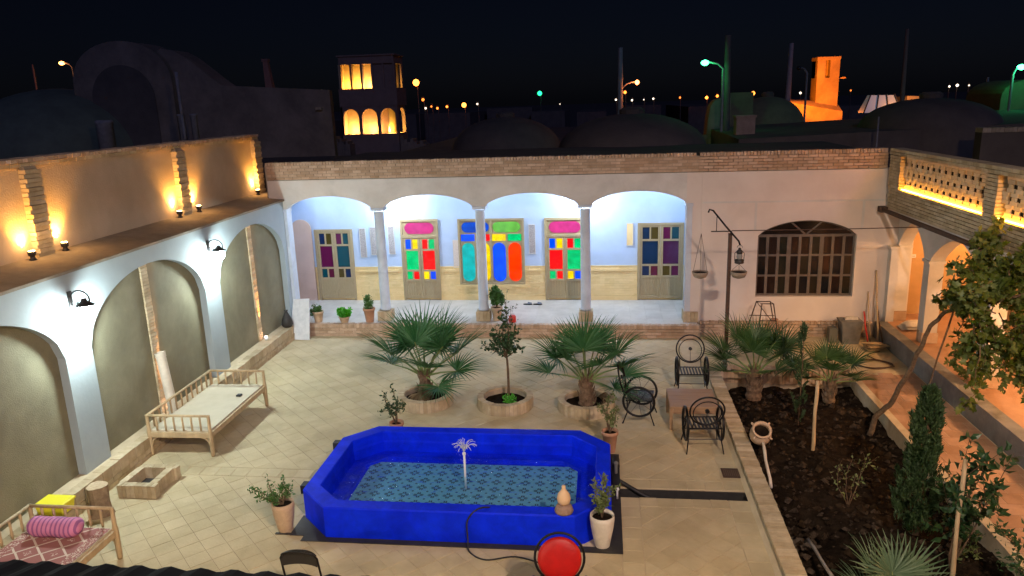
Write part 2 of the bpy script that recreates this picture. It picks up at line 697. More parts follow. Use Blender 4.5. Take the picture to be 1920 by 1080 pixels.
# garden kerbs
edge = thing('garden_kerb', 'buff brick kerb framing the dark garden bed', 'kerb', (2.2, 11, 0))
mb = MB()
mb.box(2.065, 2.30, 4, 14.75, -.35, .075)
mb.box(2.30, 4.84, 14.52, 14.75, -.35, .075)
obj('kerb_core', mb, M_MORTAR, edge)
mb = MB()
mb.box(0, .245, 0, .062, 0, .07)
kb = mb.mesh('brick', M_BRICKPALE, org=(.1225, .031, 0))
y = 7.3
while y < 14.7:
    piece('brick', kb, edge, (2.19+rnd.uniform(-.004, .004), y, .068+rnd.uniform(-.003, .003)), (0, 0, rnd.uniform(-.02, .02)))
    y += .0725
mb = MB()
x = 4.0
while x < 7.3:
    mb.box(2.068, 2.312, x, x+.062, .068, .138)
    x += .0725
obj('brick_row', mb, M_BRICKPALE, edge, kind='stuff')
mb = MB()
mb.box(0, .062, 0, .245, 0, .30)
kb2 = mb.mesh('brick', M_BRICK, org=(.031, .1225, 0))
x = 2.36
while x < 4.84:
    piece('brick', kb2, edge, (x, 14.63, -.12+rnd.uniform(-.004, .004)), (0, 0, rnd.uniform(-.02, .02)))
    x += .071
mb = MB()
mb.box(4.84, 4.97, 4, 14.75, -.35, .05)
obj('stone_edge', mb, M_BRICKPALE, edge)
# thin pale fillet of mortar at the outer foot of the kerb
mb = MB()
mb.hexa([(2.0, 4, -.002), (2.066, 4, -.002), (2.066, 14.75, -.002), (2.0, 14.75, -.002), (2.055, 4, .06), (2.066, 4, .06), (2.066, 14.75, .06), (2.055, 14.75, .06)])
obj('mortar_fillet', mb, M_GROUT, edge)

# ================================================================== LEFT WING
lw = thing('courtyard_wing', 'low white wing with three blind arches and lamp-lit roof terrace', 'building', ML(12, 0, 0))
BAYS_L = [(5.7, 9.27), (9.85, 13.3), (13.9, 17.22)]
fnL = lambda t: 2.15+.90*max(0., 1-t*t)**.58
mb = MB()
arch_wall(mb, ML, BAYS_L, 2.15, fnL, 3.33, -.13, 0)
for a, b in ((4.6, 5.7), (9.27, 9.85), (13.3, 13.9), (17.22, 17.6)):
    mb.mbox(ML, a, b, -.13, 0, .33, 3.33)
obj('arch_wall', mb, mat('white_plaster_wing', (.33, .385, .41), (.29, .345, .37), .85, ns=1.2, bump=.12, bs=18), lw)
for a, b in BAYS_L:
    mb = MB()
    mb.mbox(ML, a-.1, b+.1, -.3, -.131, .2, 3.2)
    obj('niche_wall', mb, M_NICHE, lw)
M_STRIP = mat('brick_strip', (.46, .30, .17), (.36, .23, .12), .9, ns=16, bump=.3, bs=30, stretch=(1, 1, 6))
for u in (11.58, 15.65):
    s = MB()
    for k in range(44):
        s.mbox(ML, u-.09-rnd.uniform(0, .006), u+.09+rnd.uniform(0, .006), -.131, -.10+rnd.uniform(-.003, .003), .345+k*.061, .345+k*.061+.053)
    obj('brick_strip', s, M_BRICKPALE, lw, kind='stuff')
# ledge
mb = MB()
mb.mbox(ML, 4.6, 16.9, -.13, .19, -.2, .335)
led = obj('ledge', mb, M_GROUT, lw)
mb = MB()
soldier(mb, ML, 4.7, 16.85, .05, .215, .16, .345, w=.2)
brick_rows(mb, ML, 4.7, 16.85, .1, .212, -.01, 2, bh=.075)
obj('ledge_brick', mb, M_BRICKPALE, led, kind='stuff')
# terrace edge of mud plaster, sloping
mb = MB()
n = 40
for i in range(n):
    a, b = 4.6+(18.6-4.6)*i/n, 4.6+(18.6-4.6)*(i+1)/n
    j = .012*math.sin(i*2.1)
    mb.hexa([ML(a, -.95, 3.2), ML(b, -.95, 3.2), ML(b, .045, 3.331), ML(a, .045, 3.331),
             ML(a, -.95, 3.46), ML(b, -.95, 3.46), ML(b, .05, 3.375), ML(a, .05, 3.375)])
obj('terrace_edge', mb, M_MUD, lw)
mb = MB()
mb.box(-8.16, -7.98, 17.46, 18.7, 3.385, 4.185)
obj('terrace_return', mb, M_MUD, lw)
# upper wall
mb = MB()
mb.mbox(ML, 4.6, 18.5, -1.2, -.93, 3.2, 4.80)
mb.mbox(ML, 4.6, 18.0, -4.5, -1.2, 3.2, 3.9)
obj('parapet_wall', mb, mat('terrace_plaster', (.46, .36, .26), (.38, .30, .21), .95, ns=1.3, bump=.3, bs=40), lw)
mb = MB()
soldier(mb, ML, 4.7, 18.35, -1.26, -.87, 4.803, 4.86, w=.2)
obj('coping_brick', mb, M_BRICKPALE, lw, kind='stuff')
mb = MB()
soldier(mb, ML, 4.7, 18.35, -1.24, -.845, 4.864, 4.92, w=.1)
obj('coping_brick', mb, M_BRICK, lw, kind='stuff')
bm1 = MB()
bm1.box(-.075, .075, -.17, .17, 0, .058)
pbrick = bm1.mesh('brick', M_BRICKPALE)
for u in (10.33, 14.52, 18.18):
    pil = MB()
    pil.mbox(ML, u-.13, u+.13, -.99, -.85, 3.40, 4.799)
    po = obj('pilaster', pil, M_MORTAR, lw)
    k = 0
    z = 3.44
    while z < 4.74:
        p = ML(u, -.905+(.018 if k % 2 else 0), z)
        piece('brick', pbrick, po, p, (rnd.uniform(-.03, .03), 0, rnd.uniform(-.05, .05)), (1, 1, 1))
        z += .066
        k += 1

# terrace uplights (round lamp bodies at the pilaster feet)
WARM = (1.0, .44, .06)


def uplight(p, tgt, label, e, cone=100):
    t = thing('uplight', label, 'lamp', p, group='terrace uplights')
    b = MB()
    b.lathe([(.02, 0), (.05, .0), (.05, .02), (.035, .03), (.035, .06), (.055, .075), (.06, .12), (.05, .135)], p, 14)
    obj('lamp_body', b, M_DARKMETAL, t, smooth=True)
    b = MB()
    b.lathe([(.001, .1355), (.044, .1355), (.044, .141), (.001, .145)], p, 14)
    obj('lens', b, emis('warm_lens', (1, .62, .2), 22), t)
    q = Vector(p)+Vector((-.06, 0, .16))
    lamp('uplight_beam', 'SPOT', q, e, WARM, t, .03, tgt, cone, .9)
    lamp('uplight_glow', 'POINT', Vector(p)+Vector((.02, 0, .34)), e*.05, (1, .55, .2), t, .05)


UE = 70
for i, (u, dv, lab) in enumerate(((9.98, -.80, 'small terrace uplight before the jagged brick pilaster, on its near side'),
                    (10.70, -.80, 'small terrace uplight beside the jagged brick pilaster, on its far side'),
                    (14.14, -.80, 'small terrace uplight left of the middle brick pilaster above the second lantern'),
                    (14.92, -.80, 'small terrace uplight right of the middle brick pilaster above the second lantern'),
                    (17.86, -.80, 'small terrace uplight at the terrace corner beside the facade parapet'),
                    (7.9, -.80, 'small terrace uplight nearest the picture edge on the roof terrace'))):
    p = ML(u, dv, 3.445)
    uplight(p, ML(u+(.05 if i % 2 else -.05), -.95, 4.4), lab, UE)
# niche uplights
for u, lab in ((11.62, 'small round uplight in the middle blind arch behind the wooden bed'), (15.68, 'small round pinkish uplight at the foot of the farthest blind arch')):
    p = ML(u, .0, .346)
    t = thing('niche_uplight', lab, 'lamp', p, group='niche uplights')
    b = MB()
    b.lathe([(.03, 0), (.045, .01), (.05, .05), (.03, .065)], p, 12)
    obj('lamp_body', b, M_WHITEPL, t, smooth=True)
    b = MB()
    b.lathe([(.001, .066), (.03, .066), (.03, .085), (.001, .09)], p, 12)
    obj('lens', b, emis('pink_lens', (1, .62, .45), 18), t)
    lamp('niche_beam', 'SPOT', ML(u, -.02, .47), 300, (1, .42, .12), t, .015, ML(u, -.125, 2.2), 16, .6)


# wall lanterns
def lantern(u, M, label, energy, col, z=2.93, v=.30):
    p = M(u, 0, z)
    t = thing('wall_lantern', label, 'lamp', p, group='wall lanterns')
    b = MB()
    b.mbox(M, u-.04, u+.04, .001, .02, z-.14, z+.14)
    obj('wall_plate', b, M_DARKMETAL, t)
    b = MB()
    pts = []
    for i in range(15):
        a = PI*1.25*i/14
        pts.append(M(u, .16-.15*math.cos(a), z+.02+.13*math.sin(a)))
    b.tube(pts, .012, 8)
    pts = []
    for i in range(16):
        a = -PI*.5+PI*1.7*i/15
        pts.append(M(u, .08+.05*math.cos(a), z-.05+.05*math.sin(a)))
    b.tube(pts, .009, 8)
    b.tube([M(u, .02, z-.06), M(u, .2, z-.02), M(u, v, z+.02)], .011, 8)
    obj('bracket', b, M_DARKMETAL, t, smooth=True)
    c = M(u, v, z)
    b = MB()
    b.lathe([(.02, .04), (.035, .03), (.05, -.01), (.10, -.045), (.135, -.06), (.13, -.067), (.09, -.052)], c, 18, cap=False)
    obj('shade', b, M_DARKMETAL, t, smooth=True)
    b = MB()
    b.lathe([(.03, -.05), (.08, -.075), (.105, -.13), (.095, -.20), (.05, -.245), (.005, -.255)], c, 16)
    obj('bulb', b, emis('lantern_bulb', (.85, .95, 1), 45), t, smooth=True)
    lamp('lantern_light', 'POINT', M(u, v, z-.30), energy, col, t, .07)


COOL = (.80, .95, .92)
lantern(9.56, ML, 'scrolled black wall lantern glowing white on the pillar nearest the camera', 68, COOL, 2.93, .22)
lantern(13.6, ML, 'scrolled black wall lantern glowing white on the pillar behind the wooden bed', 66, COOL, 2.93, .22)

# ================================================================== BACK WING
bw = thing('arcade_wing', 'white arcade wing with round columns, coloured glass doors and brick parapet', 'building', (-2, 18, 0))
COLX = [-7.85, -5.42, -2.93, -.42, 2.05]
fnF = lambda t: 3.13+.30*max(0., 1-t*t)**.72
mb = MB()
bays = [(COLX[i]+.15, COLX[i+1]-.15) for i in range(4)]
arch_wall(mb, MF, bays, 3.13, fnF, 3.83, -.26, 0)
for c in COLX:
    if c == 2.05:
        continue
    mb.mbox(MF, c-.15, c+.15, -.26, 0, 3.13, 3.83)
mb.mbox(MF, -8.12, -8.0, -.26, 0, 3.13, 3.83)
obj('arch_beam', mb, M_PLASTER, bw)
mb = MB()
# right wall with window opening
WX0, WX1, WZ0, WZ1, WZA = 3.52, 5.68, .92, 2.36, 2.70
mb.mbox(MF, 1.9, 2.24, -.26, .0, .30, 3.83)
mb.mbox(MF, 2.24, WX0, -.26, .02, -.1, 3.83)
mb.mbox(MF, WX1, 6.9, -.26, .02, -.1, 3.83)
mb.mbox(MF, WX0, WX1, -.26, .02, -.1, WZ0)
n = 24
for i in range(n):
    t0, t1 = -1+2*i/n, -1+2*(i+1)/n
    za, zb = WZ1+(WZA-WZ1)*(1-t0*t0)**.75, WZ1+(WZA-WZ1)*(1-t1*t1)**.75
    ua, ub = (WX0+WX1)/2+t0*(WX1-WX0)/2, (WX0+WX1)/2+t1*(WX1-WX0)/2
    mb.hexa([MF(ua, -.26, za), MF(ub, -.26, zb), MF(ub, .02, zb), MF(ua, .02, za), MF(ua, -.26, 3.83), MF(ub, -.26, 3.83), MF(ub, .02, 3.83), MF(ua, .02, 3.83)])
obj('side_wall', mb, mat('pinkish_plaster', (.68, .60, .53), (.61, .53, .46), .85, ns=1.2, bump=.12, bs=18), bw)
# faint raised bands on the side wall
mb = MB()
mb.mbox(MF, 2.26, 6.2, .021, .028, 3.12, 3.16)
mb.mbox(MF, 3.42, 3.47, .021, .029, 2.5, 3.12)
mb.mbox(MF, 5.75, 5.80, .021, .029, 2.5, 3.12)
obj('plaster_band', mb, M_PLASTER, bw)
# columns
for i, c in enumerate(COLX):
    y = FY+.13
    m1 = MB()
    m1.lathe([(.15, .30), (.15, .56)], (c, y, 0), 20)
    sh = MB()
    if i in (0, 4):
        sh.box(c-.15, c+.15 if i == 0 else c-.155+.14, y-.14, y+.14, .56, 3.06)
    else:
        sh.lathe([(.135, .56), (.135, .60), (.122, .63), (.118, 2.0), (.115, 3.0), (.125, 3.02)], (c, y, 0), 24)
    co = obj('column', sh, M_BLUEWHITE, bw, smooth=i not in (0, 4))
    cp = MB()
    cp.box(c-.165, c+.165 if i != 4 else c+.0, y-.165, y+.15, 3.062, 3.128)
    obj('capital', cp, M_BLUEWHITE, co)
    ba = MB()
    for s in range(4):
        for q in range(4):
            a = -.17+q*.087
            d = .165+rnd.uniform(-.004, .004)
            if s == 0:
                ba.box(c+a, c+a+.08, y-d-.02, y-d+.1, .305, .545)
            elif s == 1:
                ba.box(c+a, c+a+.08, y+d-.1, y+d, .305, .545)
    ba.box(c-.165, c+.165, y-.14, y+.14, .305, .548)
    obj('base_brick', ba, M_BRICKPALE, co)
# platform
pf = MB()
pf.box(-8.9, 2.24, 17.12, 19.6, -.1, .285)
plat = obj('platform', pf, M_MORTAR, bw)
mb = MB()
nx_, ny_ = 28, 5
for i in range(nx_):
    for j in range(ny_):
        a = -8.6+(2.2+8.6)*i/nx_
        b = -8.6+(2.2+8.6)*(i+1)/nx_
        c, d = 17.22+(19.44-17.22)*j/ny_, 17.22+(19.44-17.22)*(j+1)/ny_
        mb.prism([(a+.001, c+.001), (b-.001, c+.001), (b-.001, d-.001), (a+.001, d-.001)], .28, .3, .003, .0015)
obj('floor_slab', mb, M_STONE, plat, kind='stuff')
mb = MB()
soldier(mb, MF, -8.0, 2.22, .2, .345, .215, .305, w=.062)
brick_rows(mb, MF, -8.0, 2.22, .25, .335, -.01, 3, bh=.062)
obj('step_brick', mb, M_BRICK, plat, kind='stuff')
# plinth under the side wall
mb = MB()
brick_rows(mb, MF, 2.26, 6.16, .03, .14, -.01, 4, bh=.062)
soldier(mb, MF, 2.26, 6.16, .03, .15, .285, .34, w=.062)
obj('plinth_brick', mb, M_BRICK, bw, kind='stuff')
# interior walls
mb = MB()
YB = 19.45
mb.box(-8.12, 2.4, YB, YB+.2, 1.235, 3.75)
mb.box(-8.85, -8.12, YB, YB+.2, 1.235, 3.19)
mb.box(-8.85, -8.62, 17.5, YB, .3, 3.19)
mb.box(2.20, 2.4, 17.7, YB, .3, 3.75)
mb.box(-8.12, 2.4, 17.69, YB+.2, 3.75, 3.83)
mb.box(-8.85, -8.12, 17.69, YB+.2, 3.12, 3.19)
mb.box(-8.14, -8.121, 17.69, YB+.2, 3.19, 3.83)
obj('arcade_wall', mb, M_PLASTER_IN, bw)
mb = MB()
for a, b in ((-7.92, -7.86), (-6.79, -5.44), (-4.4, -3.86), (-2.08, -1.54), (-.47, .89), (2.07, 2.2)):
    u = a
    brick_rows(mb, lambda u_, v_, z_: (u_, YB-v_, z_), a, b, -.02, .02, .42, 12, bl=.25, bh=.062, gap=.004, proud=.001)
    mb.box(a, b, YB-.035, YB+.05, .30, .415)
    mb.box(a+.1 if b-a > .4 else a, b-.1 if b-a > .4 else b, YB-.05, YB, 1.10, 1.15)
    mb.box(a, b, YB-.026, YB+.05, 1.214, 1.24)
brick_rows(mb, lambda u_, v_, z_: (u_, YB-v_, z_), -3.86, -2.08, -.02, .02, .42, 5, bl=.25, bh=.062, gap=.004, proud=.001)
mb.box(-3.86, -2.08, YB-.035, YB+.05, .30, .415)
mb.box(-4.0, -1.95, YB-.07, YB+.0, .68, .735)
mb.box(-8.7, 2.4, YB+.03, YB+.2, .3, 1.24)
obj('wainscot', mb, M_CREAM, bw, kind='stuff')
# roof and parapet
mb = MB()
mb.box(-8.0, 6.9, 17.7, 25, 3.84, 4.0)
obj('roof', mb, M_ADOBEDK, bw)
mb = MB()
mb.mbox(MF, -8.15, 6.2, -.24, -.02, 3.84, 4.2)
par = obj('parapet', mb, M_MORTAR, bw)
mb = MB()
brick_rows(mb, MF, -8.1, 2.15, -.1, 0.0, 3.845, 5, bh=.058)
brick_rows(mb, MF, 2.15, 6.2, -.1, 0.035, 3.845, 5, bh=.058)
obj('parapet_brick', mb, M_BRICK, par, kind='stuff')
mb = MB()
soldier(mb, MF, -8.12, 2.15, -.25, .02, 4.19, 4.265, w=.063)
soldier(mb, MF, 2.17, 6.2, -.25, .05, 4.19, 4.27, w=.063)
obj('coping_brick', mb, M_BRICK, par, kind='stuff')

# coloured glass
GL = {'r': (.75, .004, .006), 'g': (.0, .42, .12), 'b': (.0, .06, .85), 'y': (.75, .5, .0), 'o': (.85, .03, .0), 't': (.0, .33, .33),
      'm': (.42, .03, .16), 'gg': (.10, .34, .05), 'nb': (.0, .05, .4)}
GLD = {'r': (.22, .03, .09), 'g': (.02, .10, .08), 'b': (.02, .05, .16), 'y': (.16, .12, .03), 't': (.01, .13, .18), 'm': (.22, .02, .12), 'p': (.14, .03, .14),
       'n': (.01, .06, .17)}


def glass(k, lit):
    c = (GL if lit else GLD)[k]
    new = 'glass_%s_%s' % ('lit' if lit else 'dull', k) not in MATS
    g_ = _glass(k, lit, c)
    if new:
        N, L = g_.node_tree.nodes, g_.node_tree.links
        ge_ = N.new('ShaderNodeNewGeometry')
        nz_ = N.new('ShaderNodeTexNoise')
        nz_.inputs['Scale'].default_value = 5.5
        nz_.inputs['Detail'].default_value = 3
        L.new(ge_.outputs['Position'], nz_.inputs['Vector'])
        mr_ = N.new('ShaderNodeMapRange')
        mr_.inputs[1].default_value = .3
        mr_.inputs[2].default_value = .7
        st_ = .42 if lit else .03  # the unlit panes get a faint glow of their own too
        mr_.inputs[3].default_value = st_*.55
        mr_.inputs[4].default_value = st_*1.25
        L.new(nz_.outputs[0], mr_.inputs[0])
        L.new(mr_.outputs[0], N['Principled BSDF'].inputs['Emission Strength'])
        bp_ = N.new('ShaderNodeBump')
        bp_.inputs['Strength'].default_value = .25
        bp_.inputs['Distance'].default_value = .02
        L.new(nz_.outputs[0], bp_.inputs['Height'])
        L.new(bp_.outputs[0], N['Principled BSDF'].inputs['Normal'])
    return g_


def _glass(k, lit, c):
    return emis('glass_%s_%s' % ('lit' if lit else 'dull', k), c, .34 if lit else .03, base=tuple(q*.35 for q in c), rough=.12)


def obround(x0, x1, z0, z1, y0, y1, horiz):
    pts = []
    n = 12
    if horiz:
        r = (z1-z0)/2
        for i in range(n+1):
            a = -PI/2+PI*i/n
            pts.append((x1-r+r*math.cos(a), z0+r+r*math.sin(a)))
        for i in range(n+1):
            a = PI/2+PI*i/n
            pts.append((x0+r+r*math.cos(a), z0+r+r*math.sin(a)))
    else:
        r = (x1-x0)/2
        for i in range(n+1):
            a = PI*i/n
            pts.append((x0+r+r*math.cos(a), z1-r+r*math.sin(a)))
        for i in range(n+1):
            a = PI+PI*i/n
            pts.append((x0+r+r*math.cos(a), z0+r+r*math.sin(a)))
    m = MB()
    k = len(pts)
    m.v = [(p[0], y0, p[1]) for p in pts]+[(p[0], y1, p[1]) for p in pts]
    m.f = [tuple(range(k)), tuple(reversed(range(k, 2*k)))]+[(i, i+k, (i+1) % k+k, (i+1) % k) for i in range(k)]
    return m


def door(x0, x1, z0, z1, top, small, big, low, lit, label):
    y = YB
    b = MB()
    ft = .06
    # frame
    b.box(x0, x0+ft, y-.05, y+.08, z0, z1)
    b.box(x1-ft, x1, y-.05, y+.08, z0, z1)
    b.box(x0+ft, x1-ft, y-.05, y+.08, z1-ft, z1)
    zt = z1-ft
    if top:
        b.box(x0+ft, x1-ft, y-.048, y+.08, zt-.44, zt-.38)
        b.box(x0+ft, x1-ft, y-.010, y+.06, zt-.38, zt)
        zt -= .44
    d = obj('door', b, M_DOOR, bw, label=label)
    if top:
        obj('pane', obround(x0+ft+.06, x1-ft-.06, zt+.10, zt+.40, y-.022, y-.011, True), glass('m', True), d)
    xm = (x0+x1)/2
    zb = z0+.05
    H = zt-zb
    pz = zb+H*.30
    for s in range(2):
        a = x0+ft+.004 if s == 0 else xm+.004
        c = xm-.004 if s == 0 else x1-ft-.004
        fr = MB()
        st = .06
        z_sm = zb+H*.46
        z_bg = zb+H*.80
        fr.box(a, a+st, y-.03, y+.02, zb, zt)
        fr.box(c-st, c, y-.03, y+.02, zb, zt)
        for zz, h in ((zb, .07), (pz-.03, .06), (z_sm-.025, .05), (z_bg-.025, .05), (zt-.05, .05)):
            fr.box(a+st, c-st, y-.028, y+.018, zz, zz+h)
        mx = (a+c)/2
        fr.box(mx-.02, mx+.02, y-.027, y+.016, pz+.03, z_sm-.025)
        fr.box(mx-.02, mx+.02, y-.027, y+.016, z_bg+.025, zt-.05)
        leaf = obj('door_leaf', fr, M_DOOR, d)
        pn = MB()
        npl = 5
        w = (c-a-2*st)/npl
        for q in range(npl):
            pn.box(a+st+q*w+.002, a+st+(q+1)*w-.002, y-.012, y+.01, zb+.07, pz-.03)
        obj('door_panel', pn, M_DOOR, d)
        sp = [(a+st, mx-.02), (mx+.02, c-st)]
        for q in range(2):
            for key, za, zc in ((small[s*2+q], z_bg+.025, zt-.05), (low[s*2+q], pz+.03, z_sm-.025)):
                p = MB()
                p.box(sp[q][0]-.003, sp[q][1]+.003, y-.004, y+.004, za-.003, zc+.003)
                obj('pane', p, glass(key, lit), d)
        p = MB()
        p.box(a+st-.003, c-st+.003, y-.004, y+.004, z_sm+.022, z_bg-.022)
        obj('pane', p, glass(big[s], lit), d)


door(-7.86, -6.79, .3, 2.29, False, 'bymt', 'mt', 'tryb', False, 'dull unlit glass door beside the pink arched niche')
door(-5.44, -4.40, .3, 2.54, True, 'byrg', 'gr', 'gryb', True, 'glowing door with green left pane and red right pane')
door(-1.54, -.47, .3, 2.53, True, 'byrg', 'rg', 'gryb', True, 'glowing door with red left pane and green right pane')
door(.89, 2.07, .3, 2.36, False, 'nymt', 'np', 'brym', False, 'dull unlit glass door at the right end of the arcade')
# central window
b = MB()
x0, x1, z0, z1 = -3.86, -2.08, .74, 2.53
y = YB
b.box(x0+.002, x1-.002, y-.010, y+.06, z0+.002, z1-.002)
b.box(x0, x0+.05, y-.05, y, z0, z1)
b.box(x1-.05, x1, y-.05, y, z0, z1)
b.box(x0+.05, x1-.05, y-.05, y, z1-.05, z1)
b.box(x0+.05, x1-.05, y-.05, y, z0, z0+.05)
b.box((x0+x1)/2-.03, (x0+x1)/2+.03, y-.045, y, z0+.05, z1-.05)
wc = obj('coloured_window', b, M_DOOR, bw, label='wide coloured glass window half hidden by the middle column')
W = (x1-x0-.1)/4
for q in range(2):
    a = x0+.05+q*2*W+.03
    obj('pane', obround(a+.02, a+2*W-.08, z1-.37, z1-.09, y-.022, y-.011, True), glass('nb' if q == 0 else 'gg', True), wc)
for q, (k1, k2) in enumerate((('b', 't'), ('r', 'y'), ('y', 'b'), ('g', 'o'))):
    a = x0+.05+q*W
    p = MB()
    p.box(a+.03, a+W-.03, y-.022, y-.011, z1-.60, z1-.42)
    obj('pane', p, glass(k1, True), wc)
    obj('pane', obround(a+.04, a+W-.04, z0+.08, z1-.65, y-.022, y-.011, False), glass(k2, True), wc)
# pink arched niche
b = MB()
n = 16
x0, x1 = -8.52, -7.94
pts = [(x0, .3), (x1, .3)]
for i in range(n+1):
    a = PI*i/n
    pts.append(((x0+x1)/2+(x1-x0)/2*math.cos(a), 2.28+.29*math.sin(a)))
k = len(pts)
b.v = [(p[0], YB-.03, p[1]) for p in pts]+[(p[0], YB+.01, p[1]) for p in pts]
b.f = [tuple(range(k)), tuple(reversed(range(k, 2*k)))]+[(i, i+k, (i+1) % k+k, (i+1) % k) for i in range(k)]
obj('arched_niche', b, M_PINKWALL, bw)
# plaques
M_PLAQUE = mat('inscribed_plaque', (.40, .38, .38), (.22, .21, .22), .6, ns=38, detail=2)
for x, za, zb_, lab, mm in ((-6.50, 1.52, 2.30, 'thin', M_PLAQUE), (-6.20, 1.58, 2.33, 'thin', M_PLAQUE), (-5.70, 1.60, 2.35, 'mid', M_PLAQUE),
                            (-3.93, 1.22, 1.95, 'mid', mat('pale_plaque', (.62, .55, .50), (.5, .44, .4), .6, ns=30)),
                            (-1.87, 1.58, 2.35, 'mid', M_PLAQUE), (.69, 1.78, 2.35, 'mid', M_CREAM)):
    t = thing('wall_plaque', 'narrow upright inscribed plaque', 'plaque', (x, YB-.01, za))
    w = .075
    b = MB()
    b.box(x-w, x+w, YB-.025, YB-.002, za, zb_)
    obj('board', b, mm, t)
    b = MB()
    b.box(x-w-.012, x-w, YB-.03, YB-.002, za-.012, zb_+.012)
    b.box(x+w, x+w+.012, YB-.03, YB-.002, za-.012, zb_+.012)
    b.box(x-w, x+w, YB-.03, YB-.002, zb_, zb_+.012)
    b.box(x-w, x+w, YB-.03, YB-.002, za-.012, za)
    obj('rim', b, mat('plaque_rim', (.55, .53, .5), None, .5), t)
    t['label'] = {-6.50: 'grey inscribed plaque nearest the dull door by the pink niche', -6.20: 'grey inscribed plaque just left of the first full column',
                  -5.70: 'grey inscribed plaque just right of the first full column', -3.93: 'low pale plaque left of the wide coloured window',
                  -1.87: 'grey inscribed plaque between wide window and the red and green door', .69: 'cream plaque left of the dull door at the arcade end'}[x]
    t['group'] = 'wall plaques'

# arcade lamps hidden behind the beam
for x, e, lab in ((-5.5, 60, 'white globe lamp high behind the first full column'), (-.45, 60, 'white globe lamp high behind the third full column'),
                  (-7.6, 6, 'white globe lamp above the pink niche in the arcade'), (-2.95, 5, 'white globe lamp high behind the middle column'), (1.6, 6, 'white globe lamp at the right end of the arcade')):
    p = (x, 18.72, 3.36)
    t = thing('globe_lamp', lab, 'lamp', p, group='arcade globe lamps')
    b = MB()
    b.lathe([(.05, .36), (.06, .30), (.03, .28), (.02, .15)], p, 12)
    obj('stem', b, M_WHITEPL, t)
    b = MB()
    b.lathe([(.01, -.02), (.05, .0), (.075, .05), (.07, .11), (.02, .148)], p, 14)
    obj('globe', b, emis('globe', (.75, .85, 1), 12), t, smooth=True)
    lamp('globe_light', 'POINT', (x, 18.72, 3.30), e, (.78, .89, 1.0), t, .08)

# big arched window on the side wall
b = MB()
yw = FY+.10
x0, x1 = WX0, WX1
b.box(x0, x1, yw-.03, yw+.03, WZ0, WZ0+.05)
b.box(x0, x1, yw-.03, yw+.03, WZ1-.05, WZ1+.01)
for i in range(10):
    x = x0+(x1-x0)*i/9
    w = .03 if i % 3 else .045
    b.box(max(x-w, x0), min(x+w, x1), yw-.026, yw+.026, WZ0+.05, WZ1-.05)
for k in (1, 2):
    z = WZ0+(WZ1-WZ0)*k/3
    b.box(x0+.03, x1-.03, yw-.022, yw+.022, z-.022, z+.022)
cx = (x0+x1)/2
for s in (-1, 1):
    b.tube([(cx+s*.02, yw, WZ1+.01), (cx+s*.36, yw, WZA-.03)], .022, 6)
pp = []
for i in range(25):
    t = -1+2*i/24
    pp.append((cx+t*(x1-x0)/2*.985, yw, WZ1+(WZA-WZ1)*max(0., 1-t*t)**.75-.015))
b.tube(pp, .028, 6)
bwin = obj('arched_window', b, M_WINFRAME, bw, label='wide dark arched window with an iron grid of panes')
DK = [mat('dark_pane_%d' % i, c, None, .12, spec=.5) for i, c in enumerate(((.006, .007, .009), (.016, .008, .007), (.006, .010, .008), (.020, .016, .010), (.009, .006, .006), (.005, .008, .012)))]
seq = [0, 1, 2, 1, 4, 2, 0, 1, 5, 0, 4, 2, 4, 3, 0, 1, 5, 3, 1, 1, 2, 4, 0, 3, 0, 1, 2]
for k in range(3):
    for i in range(9):
        p = MB()
        a = x0+(x1-x0)*i/9
        p.box(a+.02, a+(x1-x0)/9-.02, yw-.004, yw+.004, WZ0+(WZ1-WZ0)*(2-k)/3+.015, WZ0+(WZ1-WZ0)*(3-k)/3-.015)
        obj('pane', p, DK[seq[k*9+i]], bwin)
p = MB()
pp2 = [(q[0], yw, q[2]-.01) for q in pp]
p.v = [(q[0], yw-.004, q[2]) for q in pp2]+[(q[0], yw+.004, q[2]) for q in pp2]
kk = len(pp2)
p.f = [tuple(range(kk)), tuple(reversed(range(kk, 2*kk)))]
obj('pane', p, DK[4], bwin)
mb = MB()
mb.box(x0-.1, x1+.1, FY+.27, FY+.35, WZ0-.2, WZA+.2)
obj('dark_room', mb, mat('dark_room', (.02, .018, .016), None, .9), bwin)

# ================================================================== RIGHT WING
rw = thing('lattice_wing', 'wing with pointed arches and glowing lattice brick parapet', 'building', (7, 13, 0))
PX = 6.56        # face of the arcade plane
PIL = [(17.33, 17.43), (15.66, 15.94), (13.15, 13.45), (10.62, 10.94), (8.22, 8.54)]
MA = lambda u, v, z: (PX-v, u, z)
fnP = lambda t: 2.12+.62*max(0., 1-abs(t)**1.55)**.82
mb = MB()
arch_wall(mb, MA, [(15.94, 17.33), (13.45, 15.66), (10.94, 13.15), (8.54, 10.62)], 2.12, fnP, 2.98, -.28, 0)
for a, b in PIL:
    mb.mbox(MA, a, b, -.28, 0, 2.12, 2.98)
obj('arch_wall', mb, M_PLASTER, rw)
for a, b in PIL:
    m = MB()
    m.mbox(MA, a, b, -.28, 0, .60, 2.06)
    p = obj('pillar', m, M_PLASTER, rw)
    m = MB()
    m.mbox(MA, a-.03, b+.03, -.3, .03, 2.062, 2.118)
    obj('capital', m, M_PLASTER, p)
    m = MB()
    soldier(m, MA, a-.02, b+.02, -.3, .02, .376, .598, w=.08, gap=.004)
    obj('base_brick', m, M_BRICK, p)
m = MB()
m.box(6.38, 6.555, 17.22, 17.41, .38, 2.06)
m.box(6.35, 6.556, 17.19, 17.41, 2.062, 2.118)
obj('corner_pilaster', m, M_PLASTER, rw)
m = MB()
m.box(6.62, 9.3, 17.9, 18.1, .37, 3.0)
obj('end_wall', m, M_ORANGEWALL, rw)
m = MB()
m.box(8.9, 9.3, 3, 17.9, .37, 3.0)
